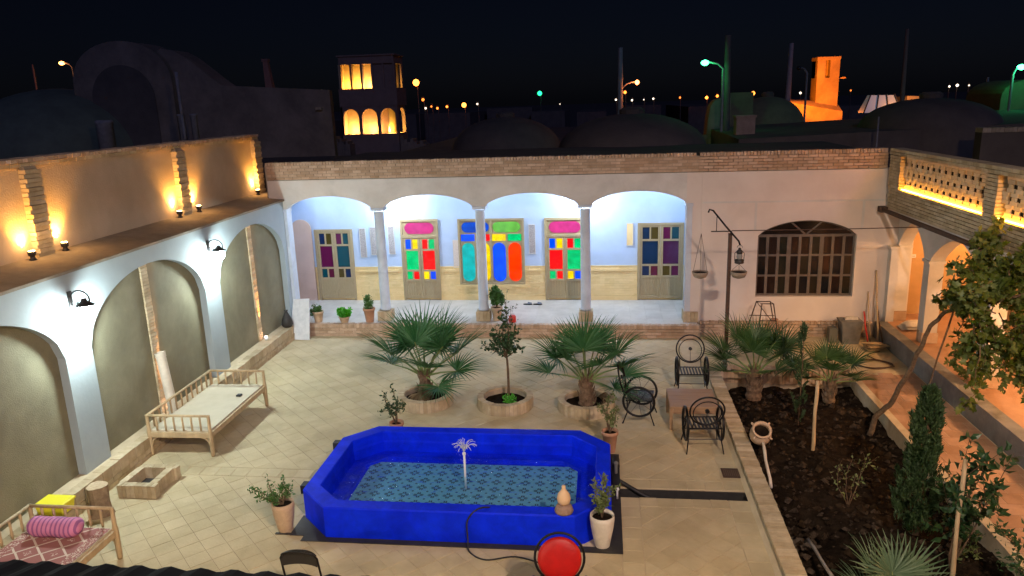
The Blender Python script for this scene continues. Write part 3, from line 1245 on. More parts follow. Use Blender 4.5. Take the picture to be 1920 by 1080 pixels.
obj('rear_wall', m, M_BROWNWALL, rw)
m = MB()
m.box(6.24, 9.4, 3, 17.42, 2.985, 3.10)
m.box(6.91, 9.4, 17.42, 18.2, 2.985, 3.10)
obj('roof_slab', m, M_PLASTER, rw)
m = MB()
m.mbox(MR, 3, 17.25, -.25, -.03, 3.105, 3.45)
obj('parapet_core', m, M_MORTAR, rw)
m = MB()
brick_rows(m, MR, 3.2, 17.25, -.1, .0, 2.99, 7, bh=.057, gap=.009)
obj('parapet_brick', m, M_BRICKPALE, rw, kind='stuff')
m = MB()
m.tube([MR(17.2, .09, 2.95), MR(12.9, .09, 2.95), MR(12.6, .09, 2.95)], .05, 8)
m.mbox(MR, 17.1, 17.32, .02, .16, 2.90, 3.02)
obj('gutter', m, M_RUST, rw)
# posts, lattice
for a, b in ((16.66, 17.25), (12.66, 13.06), (8.7, 9.1)):
    m = MB()
    brick_rows(m, MR, a, b, -.2, .01, 3.455, 11, bl=.2, bh=.055, gap=.008)
    obj('parapet_post', m, M_BRICKPALE, rw, kind='stuff')
m = MB()
brick_rows(m, MR, 3.2, 17.25, -.24, .03, 4.155, 2, bl=.2, bh=.06, gap=.008)
obj('parapet_coping', m, M_BRICKPALE, rw, kind='stuff')
BH = .064
lat_cache = {}


def lat_brick(parent, u0, u1, z):
    w = round(u1-u0, 3)
    if w not in lat_cache:
        q = MB()
        q.box(0, .03, -w/2, w/2, 0, BH-.004)
        lat_cache[w] = q.mesh('brick', mat('lattice_brick', (.60, .50, .34), (.54, .44, .29), .9, ns=9, bump=.2, bs=60, pv=.05))
    p = MR((u0+u1)/2, -.07+rnd.uniform(-.003, .003), z)
    piece('brick', lat_cache[w], parent, p)


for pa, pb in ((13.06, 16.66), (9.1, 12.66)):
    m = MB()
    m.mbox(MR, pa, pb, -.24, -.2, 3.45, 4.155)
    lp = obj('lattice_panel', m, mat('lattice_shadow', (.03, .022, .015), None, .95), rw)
    npit = 13
    pit = (pb-pa-.2)/npit
    for row in range(11):
        z = 3.452+row*BH
        grp = (row-1)//3
        pos = (row-1) % 3
        if row in (0, 10):
            for i in range(npit):
                lat_brick(lp, pa+.1+i*pit+.003, pa+.1+(i+1)*pit-.003, z)
            continue
        off = pit/2 if grp == 1 else 0
        gapw = .15 if pos == 1 else .055
        for i in range(npit):
            c = pa+.1+off+i*pit
            lat_brick(lp, c+gapw/2, min(c+pit-gapw/2, pb-.01), z)
    # side fillers
    led_m = MB()
    led_m.mbox(MR, pa+.05, pb-.05, -.062, -.03, 3.456, 3.47)
    t = thing('led_strip', 'thin glowing amber strip along the foot of the ' + ('farther' if pa > 12 else 'nearer') + ' lattice panel', 'lamp', MR((pa+pb)/2, -.045, 3.456), group='lattice strip lamps')
    obj('strip', led_m, emis('amber_led', (1, .40, .03), 26), t)
# plate with room sign
t = thing('room_sign', 'small white plate on the ochre wall inside the first pointed arch', 'sign', (6.95, 17.88, 1.72))
m = MB()
m.box(6.93, 7.17, 17.88, 17.898, 1.72, 1.80)
obj('plate', m, M_WHITEPL, t)
m = MB()
m.box(6.95, 7.03, 17.877, 17.8795, 1.745, 1.775)
m.box(7.06, 7.15, 17.877, 17.8795, 1.745, 1.775)
obj('lettering', m, mat('sign_grey', (.45, .42, .4), None, .6), t)
# warm lamps under the pointed arcade
for i, (y, e) in enumerate(((16.6, 50), (12.0, 125), (8.2, 130))):
    p = (8.3, y, 2.8)
    t = thing('ceiling_lamp', ('warm ceiling lamp inside the first pointed arch', 'warm ceiling lamp inside the third pointed arch', 'warm ceiling lamp inside the fourth pointed arch')[i], 'lamp', p, group='warm arcade lamps')
    b = MB()
    b.lathe([(.02, .18), (.09, .18), (.10, .12), (.09, .06), (.01, .03)], p, 14)
    obj('globe', b, emis('warm_globe', (1, .55, .2), 6), t, smooth=True)
    lamp('ceiling_light', 'POINT', (8.3, y, 2.72), e, (1, .52, .22), t, .1)

# ================================================================== NEAR WING (below the camera)
nw = thing('near_wing', 'dark corrugated eave edge at the bottom left corner', 'roof', (-1, 1.6, 0))
m = MB()
nxx = 560
for i in range(nxx):
    xa, xb = -8+.0285*i, -8+.0285*(i+1)
    za, zb = .008*math.sin(xa*2*PI/.076*.62), .008*math.sin(xb*2*PI/.076*.62)
    m.hexa([(xa, .7, 4.32+za), (xb, .7, 4.32+zb), (xb, 2.22, 3.88+zb), (xa, 2.22, 3.88+za),
            (xa, .7, 4.325+za), (xb, .7, 4.325+zb), (xb, 2.22, 3.897+zb), (xa, 2.22, 3.897+za)])
obj('eave_sheet', m, mat('dark_sheet', (.006, .007, .010), (.004, .005, .007), .9, ns=4, spec=.1), nw)
m = MB()
m.box(-8, 8, .6, 1.3, -.3, 3.8)
obj('wall', m, M_PLASTER, nw)
MN = lambda u, v, z: (u, 1.3+v, z)
lantern(-4.6, MN, 'added unseen wall lantern on the near wing wall left of the camera', 95, (1, .74, .46), 3.1, .4)  # unseen, added for warm light from the camera side
# unseen floodlights on near roof masts, added to light the facade and floor
for x, e, c_, lab in ((-2.6, 330, (1, .92, .74), 'added unseen roof floodlight on the near wing left of the camera'), (3.4, 1800, (1, .74, .58), 'added unseen roof floodlight on the near wing right of the camera')):
    t = thing('floodlight', lab, 'floodlight', (x, -.8, 4.3), group='added roof floodlights')
    b = MB()
    b.tube([(x, -.8, 4.2), (x, -.8, 8.55)], .03, 8)
    obj('mast', b, M_DARKMETAL, t)
    b = MB()
    b.box(x-.16, x+.16, -.78, -.68, 8.5, 8.75)
    obj('housing', b, M_DARKMETAL, t)
    b = MB()
    b.box(x-.14, x+.14, -.679, -.672, 8.52, 8.73)
    obj('lens', b, emis('flood_lens', (1, .85, .65), 10), t)
    b = MB()
    b.box(x-1.1, x+1.1, .17, .19, 8.43, 9.15)
    b.box(x-.02, x+.02, -.7, .17, 8.76, 8.79)
    obj('beam_blocker', b, M_DARKMETAL, t)  # added unseen plate, cuts the beam above the parapet so the town stays dark
    lamp('flood_beam', 'SPOT', (x, -.62, 8.62), e, c_, t, .22, (x*.6-.4, 13, 0), 105, .5)
m = MB()
m.box(-8, 8, -3, .65, 3.95, 4.2)
obj('flat_roof', m, M_ADOBEDK, nw)



# ================================================================== POOL
pool = thing('fountain_pool', 'bright blue octagonal fountain pool in the middle of the courtyard', 'pool', (-2, 9.65, 0))
PX0, PX1, PY0, PY1, PZ = -4.10, .10, 8.40, 10.93, .45
CH = .46


def octo(d):
    a, b, c, e = PX0+d, PX1-d, PY0+d, PY1-d
    k = CH-d*.42
    return [(a+k, c), (b-k, c), (b, c+k), (b, e-k), (b-k, e), (a+k, e), (a, e-k), (a, c+k)]


def oct_ring(m, d0, z0, d1, z1):
    p, q = octo(d0), octo(d1)
    for i in range(8):
        j = (i+1) % 8
        m.quad((*p[i], z0), (*p[j], z0), (*q[j], z1), (*q[i], z1))


RW = .21
m = MB()
oct_ring(m, .0, -.02, .0, PZ-.02)
oct_ring(m, .0, PZ-.02, .014, PZ)
oct_ring(m, .014, PZ, RW-.012, PZ)
oct_ring(m, RW-.012, PZ, RW, PZ-.014)
oct_ring(m, RW, PZ-.014, RW, .30)
oct_ring(m, RW, .30, RW+.02, .12)
oct_ring(m, RW+.02, .12, RW+.22, .12)
oct_ring(m, RW+.22, .12, RW+.22, .05)
m.poly([(*p, .05) for p in octo(RW+.2)])
obj('basin', m, M_POOL, pool)
m = MB()
oct_ring(m, RW-.002, .292, RW-.002, .272)
obj('lime_line', m, mat('lime', (.10, .19, .55), (.03, .08, .6), .8, ns=14), pool)
# patterned tiles on the pool floor
tm = bpy.data.materials.new('pool_tile')
tm.use_nodes = True
N, L = tm.node_tree.nodes, tm.node_tree.links
pb = N['Principled BSDF']
pb.inputs['Roughness'].default_value = .3
tc = N.new('ShaderNodeTexCoord')
sx = N.new('ShaderNodeSeparateXYZ')
L.new(tc.outputs['Object'], sx.inputs[0])


def mth(op, a, b=None):
    n_ = N.new('ShaderNodeMath')
    n_.operation = op
    for i, q in enumerate((a, b)):
        if q is None:
            continue
        if isinstance(q, (int, float)):
            n_.inputs[i].default_value = q
        else:
            L.new(q, n_.inputs[i])
    return n_.outputs[0]


ang = mth('ARCTAN2', sx.outputs[1], sx.outputs[0])
rad = mth('SQRT', mth('ADD', mth('POWER', sx.outputs[0], 2), mth('POWER', sx.outputs[1], 2)))
pet = mth('ABSOLUTE', mth('COSINE', mth('MULTIPLY', ang, 2)))
edge_ = mth('ADD', .028, mth('MULTIPLY', pet, .052))
inside = mth('LESS_THAN', rad, edge_)
hole = mth('GREATER_THAN', rad, .024)
vein = mth('GREATER_THAN', mth('ABSOLUTE', mth('SINE', mth('MULTIPLY', ang, 4))), .32)
corner = mth('GREATER_THAN', rad, .137)
motif = mth('MAXIMUM', mth('MULTIPLY', mth('MULTIPLY', inside, hole), vein), corner)
mixc = N.new('ShaderNodeMix')
mixc.data_type = 'RGBA'
L.new(motif, mixc.inputs[0])
mixc.inputs[6].default_value = (.20, .42, .55, 1)
mixc.inputs[7].default_value = (.02, .035, .06, 1)
L.new(mixc.outputs[2], pb.inputs['Base Color'])
tb = MB()
tb.box(-.1065, .1065, -.1065, .1065, 0, .02)
tme = tb.mesh('tile', tm)
fx0, fx1, fy0, fy1 = PX0+RW+.24, PX1-RW-.24, PY0+RW+.24, PY1-RW-.24
tx, ty = int((fx1-fx0)/.215), int((fy1-fy0)/.215)
ox, oy = fx0+((fx1-fx0)-tx*.215)/2+.1075, fy0+((fy1-fy0)-ty*.215)/2+.1075
for i in range(tx):
    for j in range(ty):
        piece('tile', tme, pool, (ox+i*.215, oy+j*.215, .051))
# water sheet
wm = bpy.data.materials.new('water')
wm.use_nodes = True
N, L = wm.node_tree.nodes, wm.node_tree.links
N.remove(N['Principled BSDF'])
tr = N.new('ShaderNodeBsdfTransparent')
tr.inputs[0].default_value = (.72, .90, .97, 1)
gl = N.new('ShaderNodeBsdfGlossy')
gl.inputs['Roughness'].default_value = .04
fr = N.new('ShaderNodeFresnel')
fr.inputs[0].default_value = 1.33
mx = N.new('ShaderNodeMixShader')
ge = N.new('ShaderNodeNewGeometry')
n1 = N.new('ShaderNodeTexNoise')
n1.inputs['Scale'].default_value = 9
n1.inputs['Detail'].default_value = 3
n1.inputs['Distortion'].default_value = .6
L.new(ge.outputs['Position'], n1.inputs['Vector'])
bp = N.new('ShaderNodeBump')
bp.inputs['Strength'].default_value = .95
bp.inputs['Distance'].default_value = .05
L.new(n1.outputs[0], bp.inputs['Height'])
ior = N.new('ShaderNodeMapRange')
ior.inputs[3].default_value = 1.33
ior.inputs[4].default_value = 1/1.33
L.new(ge.outputs['Backfacing'], ior.inputs[0])
L.new(ior.outputs[0], fr.inputs[0])
L.new(bp.outputs[0], gl.inputs['Normal'])
L.new(bp.outputs[0], fr.inputs['Normal'])
L.new(fr.outputs[0], mx.inputs[0])
L.new(tr.outputs[0], mx.inputs[1])
L.new(gl.outputs[0], mx.inputs[2])
L.new(mx.outputs[0], N['Material Output'].inputs[0])
m = MB()
m.poly([(*p, .265) for p in octo(RW+.003)])
obj('pool_water', m, wm, kind='structure')
# fountain pipe and jets
ft = thing('fountain_jet', 'thin white fountain pipe with a spray of water in the pool', 'fountain', (-1.99, 9.67, .07))
m = MB()
m.tube([(-1.99, 9.67, .07), (-1.99, 9.67, .60)], .016, 10)
obj('pipe', m, M_WHITEPL, ft, smooth=True)
m = MB()
m.lathe([(.016, .60), (.026, .61), (.026, .64), (.012, .65)], (-1.99, 9.67, 0), 10)
obj('nozzle', m, M_WHITEPL, ft, smooth=True)
m = MB()
for i in range(26):
    a = 2*PI*i/26+rnd.uniform(-.1, .1)
    vr, vz = rnd.uniform(.3, .85), rnd.uniform(1.3, 1.9)
    pts = []
    for k in range(9):
        t = k*.03
        pts.append((-1.99+math.cos(a)*vr*t, 9.67+math.sin(a)*vr*t, .65+vz*t-4.9*t*t))
    m.tube(pts, [.004+.0015*math.sin(k*2.3+i) for k in range(9)], 5)
for i in range(60):
    a, rr_ = rnd.uniform(0, 2*PI), abs(rnd.gauss(0, .09))
    c = (-1.99+math.cos(a)*rr_, 9.67+math.sin(a)*rr_, rnd.uniform(.45, .86))
    m.lathe([(.0005, -.004), (.0035, 0), (.0005, .005)], c, 5, cap=False)
wat = bpy.data.materials.new('spray')
wat.use_nodes = True
q = wat.node_tree.nodes['Principled BSDF']
q.inputs['Base Color'].default_value = (.85, .9, 1, 1)
q.inputs['Roughness'].default_value = .1
q.inputs['Transmission Weight'].default_value = .35
obj('water_spray', m, wat, ft, smooth=True, kind='stuff')
# dark slab round the pool foot
m = MB()
m.box(-4.36, -4.12, 8.43, 8.47, .004, .012)
m.box(-3.95, .24, 8.30, 8.42, .003, .014)
m.box(.0, .24, 8.42, 11.0, .003, .0135)
m.hexa([(-4.15, 8.42, .003), (-3.2, 8.42, .003), (-3.2, 8.9, .003), (-4.15, 8.9, .003), (-4.15, 8.42, .0128), (-3.2, 8.42, .0128), (-3.2, 8.9, .0128), (-4.15, 8.9, .0128)])
obj('footing', m, M_SLATE, pool)
# equipment along the pool side
t = thing('pool_pump', 'black pool pump housing against the right pool wall', 'pump', (.19, 10.2, .014))
m = MB()
m.box(.125, .235, 9.75, 10.35, .014, .16)
m.tube([(.18, 10.36, .12), (.18, 10.6, .13)], .06, 10)
obj('housing', m, M_RUBBER, t)
m = MB()
m.tube([(.18, 10.1, .16), (.18, 10.1, .30)], .025, 8)
m.lathe([(.03, .30), (.035, .33), (.01, .35)], (.18, 10.1, 0), 10)
obj('valve', m, M_GREYPL, t)
t = thing('white_tap', 'small white tap end beside the pool pump', 'tap', (.19, 9.62, .014))
m = MB()
m.tube([(.19, 9.62, .014), (.19, 9.62, .15)], .014, 8)
m.lathe([(.02, .14), (.03, .16), (.02, .185)], (.19, 9.62, 0), 8)
obj('tap', m, M_WHITEPL, t, smooth=True)


def hose(name, pts, r, m_, label, cat='hose', sub=8):
    P = [Vector(p) for p in pts]
    out = []
    for i in range(len(P)-1):
        a, b, c, d = P[max(i-1, 0)], P[i], P[i+1], P[min(i+2, len(P)-1)]
        for k in range(sub):
            t_ = k/sub
            out.append(.5*((2*b)+(c-a)*t_+(2*a-5*b+4*c-d)*t_*t_+(3*b-a-3*c+d)*t_**3))
    out.append(P[-1])
    m = MB()
    m.tube(out, r, 6)
    return obj(name, m, m_, smooth=True, label=label, cat=cat)


hose('pump_hose', [(-1.35, 8.72, .28), (-1.45, 8.55, .44), (-1.6, 8.45, .47), (-1.72, 8.36, .36), (-1.72, 8.32, .12), (-1.68, 8.2, .012), (-1.45, 8.05, .012), (-1.1, 8.14, .012), (-.75, 8.02, .012), (-.3, 7.8, .012)], .011, M_RUBBER, 'thin black hose hanging over the front pool rim onto the paving')
hose('side_hose', [(.2, 10.0, .1), (.32, 9.96, .05), (.45, 9.90, .0), (.62, 9.87, -.08), (.9, 9.86, -.17)], .03, M_RUBBER, 'thick black pipe dipping from the pump into the floor channel')
t = thing('pool_lamp', 'small black lamp on the left rim side of the pool', 'lamp', (-4.14, 9.05, .3))
m = MB()
m.box(-4.19, -4.103, 8.98, 9.12, .3, .42)
obj('case', m, M_RUBBER, t)
t = thing('pool_lamp', 'small black lamp behind the far left pool corner', 'lamp', (-4.15, 10.35, .3))
m = MB()
m.box(-4.19, -4.08, 10.28, 10.40, .3, .44)
obj('case', m, M_RUBBER, t)
# gourd and bowl on the rim
t = thing('upturned_bowl', 'brown upturned clay bowl on the front pool rim', 'bowl', (-.5, 8.50, PZ))
m = MB()
m.lathe([(.115, 0), (.12, .02), (.105, .07), (.085, .10), (.0, .102)], (-.5, 8.50, PZ+.001), 20)
obj('bowl', m, mat('brown_clay', (.30, .20, .15), (.22, .14, .10), .8, ns=18), t, smooth=True)
t = thing('gourd_vase', 'peach gourd shaped vase standing on the upturned bowl', 'vase', (-.5, 8.50, PZ+.1))
m = MB()
m.lathe([(.05, 0), (.078, .03), (.088, .08), (.075, .14), (.04, .185), (.024, .215), (.026, .25), (.018, .26)], (-.5, 8.50, PZ+.105), 20)
obj('body', m, mat('peach_clay', (.66, .45, .26), (.60, .40, .22), .6, ns=6), t, smooth=True)

# ================================================================== PLANTS
M_PALM = leafmat('palm_leaf', (.032, .12, .044), (.06, .165, .055), .3, .2, .45)
M_PALMG = leafmat('palm_leaf_garden', (.035, .085, .026), (.06, .12, .032), .3, .2, .45)
M_PALMB = leafmat('palm_leaf_silver', (.07, .125, .065), (.115, .17, .09), .3, .15, .5)
M_PETI = mat('petiole', (.13, .20, .06), (.18, .22, .07), .6, ns=10)
M_DRYLEAF = leafmat('dry_leaf', (.20, .14, .07), (.14, .10, .05), .3, .15, .8)
M_LEAFD = leafmat('leaf_dark', (.02, .058, .02), (.04, .085, .028), .35, .22, .4)
M_LEAFM = leafmat('leaf_mid', (.06, .15, .035), (.09, .20, .05), .35, .3, .45)
M_LEAFB = leafmat('leaf_bright', (.06, .36, .02), (.10, .45, .03), .3, .35, .45)
M_LEAFO = leafmat('leaf_olive', (.11, .16, .05), (.17, .21, .07), .35, .3, .5)
M_VINE = leafmat('leaf_vine', (.075, .12, .022), (.13, .155, .03), .4, .35, .5)
M_CYP = leafmat('cypress_leaf', (.026, .058, .020), (.05, .09, .028), .4, .15, .6)


def frond_mesh(seed, Lp=.55, Rf=.62, nb=34, span=125, mt=None, droop=.30):
    q = random.Random(seed)
    m = MB()
    n = 6
    dth = R(2*span)/(nb-1)
    for b in range(nb):
        a = -R(span)+dth*b+q.uniform(-.02, .02)
        ln = Rf*(.74+.26*math.cos(a*.62))*q.uniform(.9, 1.06)
        d = Vector((math.cos(a), math.sin(a), 0))
        s = Vector((-math.sin(a), math.cos(a), 0))
        up = q.uniform(-.05, .05)
        dr = droop*q.uniform(.5, 1.5)
        rows = []
        for k in range(n+1):
            t = k/n
            w = min(ln*t*dth*.52+.002, .0125+.006*(1-t))*(1-max(0, t-.35)/.65)**.8
            w = max(w, .0012)
            z = .10*abs(math.sin(a))*t + .06*t*(1+up*8) - dr*ln*t**3
            c = Vector((Lp, 0, 0))+d*ln*t*(1-.08*t*t)+Vector((0, 0, z))
            rows.append((c-s*w+Vector((0, 0, w*.55)), c, c+s*w+Vector((0, 0, w*.55))))
        i0 = len(m.v)
        for r_ in rows:
            m.v += [tuple(x) for x in r_]
        for k in range(n):
            j = i0+k*3
            m.f += [(j, j+1, j+4, j+3), (j+1, j+2, j+5, j+4)]
    return m.mesh('frond', mt)


def peti_mesh(Lp):
    m = MB()
    m.tube([(-.05, 0, -.03), (Lp*.5, 0, .01), (Lp*1.06, 0, 0)], [.022, .013, .008], 6)
    return m.mesh('petiole', M_PETI)


def palm(label, base, trunk_h, trunk_r, fr, Lp, Rf, mt, scale=1, seed=1, group='fan palms', nb=34, dry=0):
    q = random.Random(seed)
    t = thing('fan_palm', label, 'palm', base, group=group)
    x, y, z = base
    m = MB()
    prof = []
    k = 9
    for i in range(k+1):
        f = i/k
        prof.append((trunk_r*(1.25-.55*f)*(1+(.10 if i % 2 else -.05)), -.05+f*(trunk_h+.05)))
    m.lathe(prof, base, 14)
    for i in range(46):      # old leaf bases
        a = q.uniform(0, 2*PI)
        h = q.uniform(0, trunk_h)
        r_ = trunk_r*(1.25-.55*h/trunk_h)
        c = Vector((x+math.cos(a)*r_*.9, y+math.sin(a)*r_*.9, z+h))
        o = Vector((math.cos(a), math.sin(a), 0))
        m.tube([c, c+o*.03+Vector((0, 0, .06)), c+o*.05+Vector((0, 0, .12))], [.022, .016, .004], 5)
    obj('trunk', m, M_PALMTRUNK, t)
    ms = [frond_mesh(seed*10+i, Lp, Rf*q.uniform(.92, 1.05), nb, q.uniform(112, 138), mt, .12) for i in range(3)]
    pm = peti_mesh(Lp)
    for i, (az, el, sc) in enumerate(fr):
        rot = Euler((R(q.uniform(-14, 14)), -R(el), R(az)), 'XYZ')
        loc = (x+math.cos(R(az))*.02, y+math.sin(R(az))*.02, z+trunk_h*q.uniform(.82, 1.0))
        f = piece('frond', ms[i % 3], t, loc, rot, (sc*scale,)*3)
        p = link('petiole', pm, f)
        ORG[p] = ORG[f]
    for i in range(dry):
        az = q.uniform(0, 360)
        f = piece('dry_frond', frond_mesh(seed*10+7, Lp*.5, Rf*.5, 16, 60, M_DRYLEAF, .5), t, (x, y, z+trunk_h*.7), Euler((0, R(q.uniform(20, 50)), R(az)), 'XYZ'))
    return t


def fr_set(q, n):
    out = []
    for i in range(n):
        az = 360*i*.382+q.uniform(-18, 18)
        f = (i+.5)/n
        el = 82-f*88+q.uniform(-7, 7)
        out.append((az, el, q.uniform(.85, 1.08)))
    return out


palm('large fan palm in the round brick planter left of the small tree', (-3.35, 12.97, .10), .52, .12,
     [(95, 78, 1.05), (255, 70, 1.08), (200, 38, 1.05), (170, 14, 1.0), (330, 52, 1.1), (10, 34, 1.1), (350, 10, .95), (60, 48, 1.05), (135, 50, 1.0), (290, 30, .9), (30, 62, 1.1), (310, -8, .8), (180, 62, 1.0)], .56, .66, M_PALM, 1.2, 3, dry=2)
palm('large fan palm in the round brick planter right of the small tree', (-.31, 12.83, .10), .5, .12,
     [(100, 76, 1.0), (262, 66, 1.1), (165, 36, 1.0), (190, 12, 1.0), (15, 40, 1.05), (345, 24, 1.05), (40, 60, 1.0), (140, 56, 1.0), (300, 40, .95), (0, 6, 1.0), (75, 40, 1.0), (325, -6, .9), (215, 50, .95)], .58, .64, M_PALM, 1.15, 5, dry=2)
palm('fan palm in the garden bed in front of the iron lamp post', (2.86, 13.85, -.12), .55, .12,
     [(95, 70, 1.0), (250, 60, 1.0), (178, 34, 1.15), (200, 8, 1.0), (20, 38, 1.15), (345, 14, 1.1), (60, 55, 1.0), (130, 50, 1.1), (300, 20, .95), (5, 58, 1.0), (150, 16, 1.0), (330, 42, 1.0)], .58, .60, M_PALMG, 1.05, 8, group='garden fan palms')
palm('smaller dark fan palm in the far right corner of the garden bed', (4.22, 13.75, -.12), .4, .09,
     [(100, 64, .9), (255, 48, .9), (175, 30, .95), (15, 34, 1.0), (350, 8, .9), (190, 6, .9), (60, 50, .95), (140, 44, .9), (310, 24, .85)], .48, .50, M_PALMG, 1.0, 11, group='garden fan palms')
palm('silvery spiky fan palm cut off by the bottom picture edge', (3.12, 7.3, -.15), .25, .08,
     [(95, 60, 1), (60, 48, 1), (130, 45, 1), (250, 60, .9), (20, 30, .9), (165, 30, .9), (300, 40, .9), (210, 35, .9)], .42, .55, M_PALMB, .95, 15, group='garden fan palms', nb=28)


def leaf_into(m, c, d, up, ln, w, fold=.25):
    d = d.normalized()
    s = d.cross(up)
    if s.length < 1e-4:
        s = d.orthogonal()
    s.normalize()
    nrm = s.cross(d)
    a, b = c, c+d*ln
    mid = c+d*ln*.45+nrm*ln*.06
    l = mid-s*w+nrm*w*fold
    r_ = mid+s*w+nrm*w*fold
    n = len(m.v)
    m.v += [tuple(a), tuple(l), tuple(b-nrm*ln*.08), tuple(r_), tuple(mid)]
    m.f += [(n, n+4, n+1), (n+1, n+4, n+2), (n, n+3, n+4), (n+4, n+3, n+2)]


def lobed_into(m, c, d, up, ln):
    d = d.normalized()
    s = d.cross(up)
    if s.length < 1e-4:
        s = d.orthogonal()
    s.normalize()
    nrm = s.cross(d)
    prof = [(0, .0), (.30, -.10), (.50, .12), (.34, .30), (.52, .58), (.24, .60), (0, 1.0), (-.24, .60), (-.52, .58), (-.34, .30), (-.50, .12), (-.30, -.10)]
    n = len(m.v)
    m.v.append(tuple(c+d*ln*.35-nrm*ln*.05))
    for a, b in prof:
        m.v.append(tuple(c+s*a*ln+d*b*ln+nrm*ln*(.22*abs(a)-.16*b*b)))
    k = len(prof)
    for i in range(k):
        m.f.append((n, n+1+i, n+1+(i+1) % k))


def rv(q):
    while True:
        v = Vector((q.uniform(-1, 1), q.uniform(-1, 1), q.uniform(-1, 1)))
        if .05 < v.length < 1:
            return v.normalized()


def branch(q, base, tip, n=6, wob=.06):
    a, b = Vector(base), Vector(tip)
    L_ = (b-a).length
    pts = []
    off = Vector((0, 0, 0))
    for i in range(n+1):
        t_ = i/n
        pts.append(a.lerp(b, t_)+off*math.sin(PI*t_))
        off += rv(q)*wob*L_
    return pts


def clump(q, m, pts, n, ln, spread, w=.45, upb=.3, lobed=False):
    """leaves along a twig"""
    for i in range(n):
        k = q.uniform(.15, 1)*(len(pts)-1)
        i0 = min(int(k), len(pts)-2)
        c = pts[i0].lerp(pts[i0+1], k-i0)+rv(q)*spread*q.uniform(0, 1)
        d = rv(q)+Vector((0, 0, upb))
        l = ln*q.uniform(.6, 1.25)
        if lobed:
            lobed_into(m, c, d, rv(q), l)
        else:
            leaf_into(m, c, d, rv(q), l, l*w*.5)


def bush(t, q, root, tips, lm, n, ln, spread, r0=.012, wob=.05, w=.45, bark=None, upb=.3):
    st = MB()
    lf = MB()
    for tip in tips:
        pts = branch(q, root, tip, 6, wob)
        st.tube(pts, [r0*(1-.75*i/6) for i in range(7)], 5)
        for s in range(3):
            b0 = pts[q.randint(2, 5)]
            sp = branch(q, b0, b0+(rv(q)+Vector((0, 0, .4)))*(Vector(tip)-Vector(root)).length*.28, 3, wob)
            st.tube(sp, [r0*.4*(1-.2*i) for i in range(4)], 4)
            clump(q, lf, sp, n//2, ln, spread, w, upb)
        clump(q, lf, pts[2:], n, ln, spread, w, upb)
    obj('stem', st, bark or M_BARK, t, smooth=True)
    obj('foliage', lf, lm, t)


def pot_parts(t, p, prof, m_, soil_r, soil_z):
    m = MB()
    m.lathe(prof, p, 22, cap=False)
    m.lathe([(.001, prof[0][1]), (prof[0][0], prof[0][1])], p, 22, cap=False)
    obj('pot', m, m_, t, smooth=True)
    m = MB()
    m.lathe([(soil_r, soil_z), (soil_r*.6, soil_z+.008), (.002, soil_z+.012)], p, 18, cap=False)
    obj('soil', m, M_SOIL, t)


TALL = lambda r, h: [(r*.62, 0), (r*.72, h*.2), (r*.9, h*.55), (r, h*.85), (r*.98, h), (r*.9, h), (r*.86, h*.9)]
FLAR = lambda r, h: [(r*.68, 0), (r*.95, h*.82), (r*1.08, h*.84), (r*1.08, h), (r*.95, h), (r*.92, h*.9)]


def potted(label, p, prof, m_, sr, sz, tips, lm, n, ln, spread, seed, group='pots beside the pool', w=.45, wob=.05, cat='potted plant', upb=.3):
    t = thing('potted_plant', label, cat, p, group=group)
    pot_parts(t, p, prof, m_, sr, sz)
    q = random.Random(seed)
    root = Vector(p)+Vector((0, 0, sz))
    bush(t, q, root, [Vector(p)+Vector(x) for x in tips], lm, n, ln, spread, w=w, wob=wob, upb=upb)
    return t


potted('tall terracotta pot at the left front pool corner with a plant leaning left', (-4.26, 8.55, .002), TALL(.15, .42), M_TERRAPALE, .12, .37,
       [(-.42, -.02, .62), (-.2, .05, .72), (.02, .06, .74), (.12, .02, .66), (-.3, -.1, .55)], M_LEAFM, 34, .055, .06, 21)
potted('terracotta pot behind the left far pool corner with a thin leafy shrub', (-3.47, 11.35, .002), FLAR(.115, .33), M_TERRA, .10, .28,
       [(-.05, 0, .95), (-.18, .02, .85), (.05, .02, .78), (-.1, -.05, .68)], M_LEAFD, 30, .06, .06, 22)
potted('terracotta pot at the right far pool corner with a sparse shrub', (.10, 11.12, .002), FLAR(.125, .36), M_TERRA, .11, .31,
       [(-.02, 0, .95), (-.14, .02, .85), (.1, .02, .8), (.02, -.05, .72)], M_LEAFO, 30, .06, .06, 23)
potted('tall white pot at the right front pool corner with an upright shrub', (-.02, 8.47, .015), TALL(.155, .43), M_CERAM, .13, .38,
       [(0, 0, .98), (-.06, .02, .82), (.08, .0, .80), (.02, .03, .70), (-.05, -.04, .62)], M_LEAFO, 40, .06, .05, 24)
# on the platform
potted('small clay pot with drooping green plant beside the leaning white slab', (-7.1, 17.30, .302), FLAR(.13, .28), M_TERRAPALE, .11, .24,
       [(-.1, 0, .40), (-.2, -.05, .28), (.05, 0, .42), (-.15, -.08, .2), (-.05, -.1, .33)], M_LEAFM, 50, .06, .07, 31, 'pots on the arcade platform')
potted('low bowl of bright lime green foliage on the platform edge', (-6.42, 17.28, .302), FLAR(.13, .15), M_TERRAPALE, .11, .12,
       [(-.16, 0, .26), (.16, 0, .26), (0, 0, .32), (-.08, -.06, .28), (.08, -.06, .28), (.0, .08, .28), (.12, .05, .3), (-.12, .05, .3)], M_LEAFB, 46, .07, .06, 32, 'pots on the arcade platform', w=.8)
potted('tapered clay pot with yellow green plant left of the first full column', (-5.78, 17.32, .302), FLAR(.14, .36), M_TERRA, .12, .32,
       [(-.08, 0, .62), (.08, 0, .55), (0, 0, .68), (-.05, -.05, .5)], M_LEAFM, 50, .06, .08, 33, 'pots on the arcade platform')
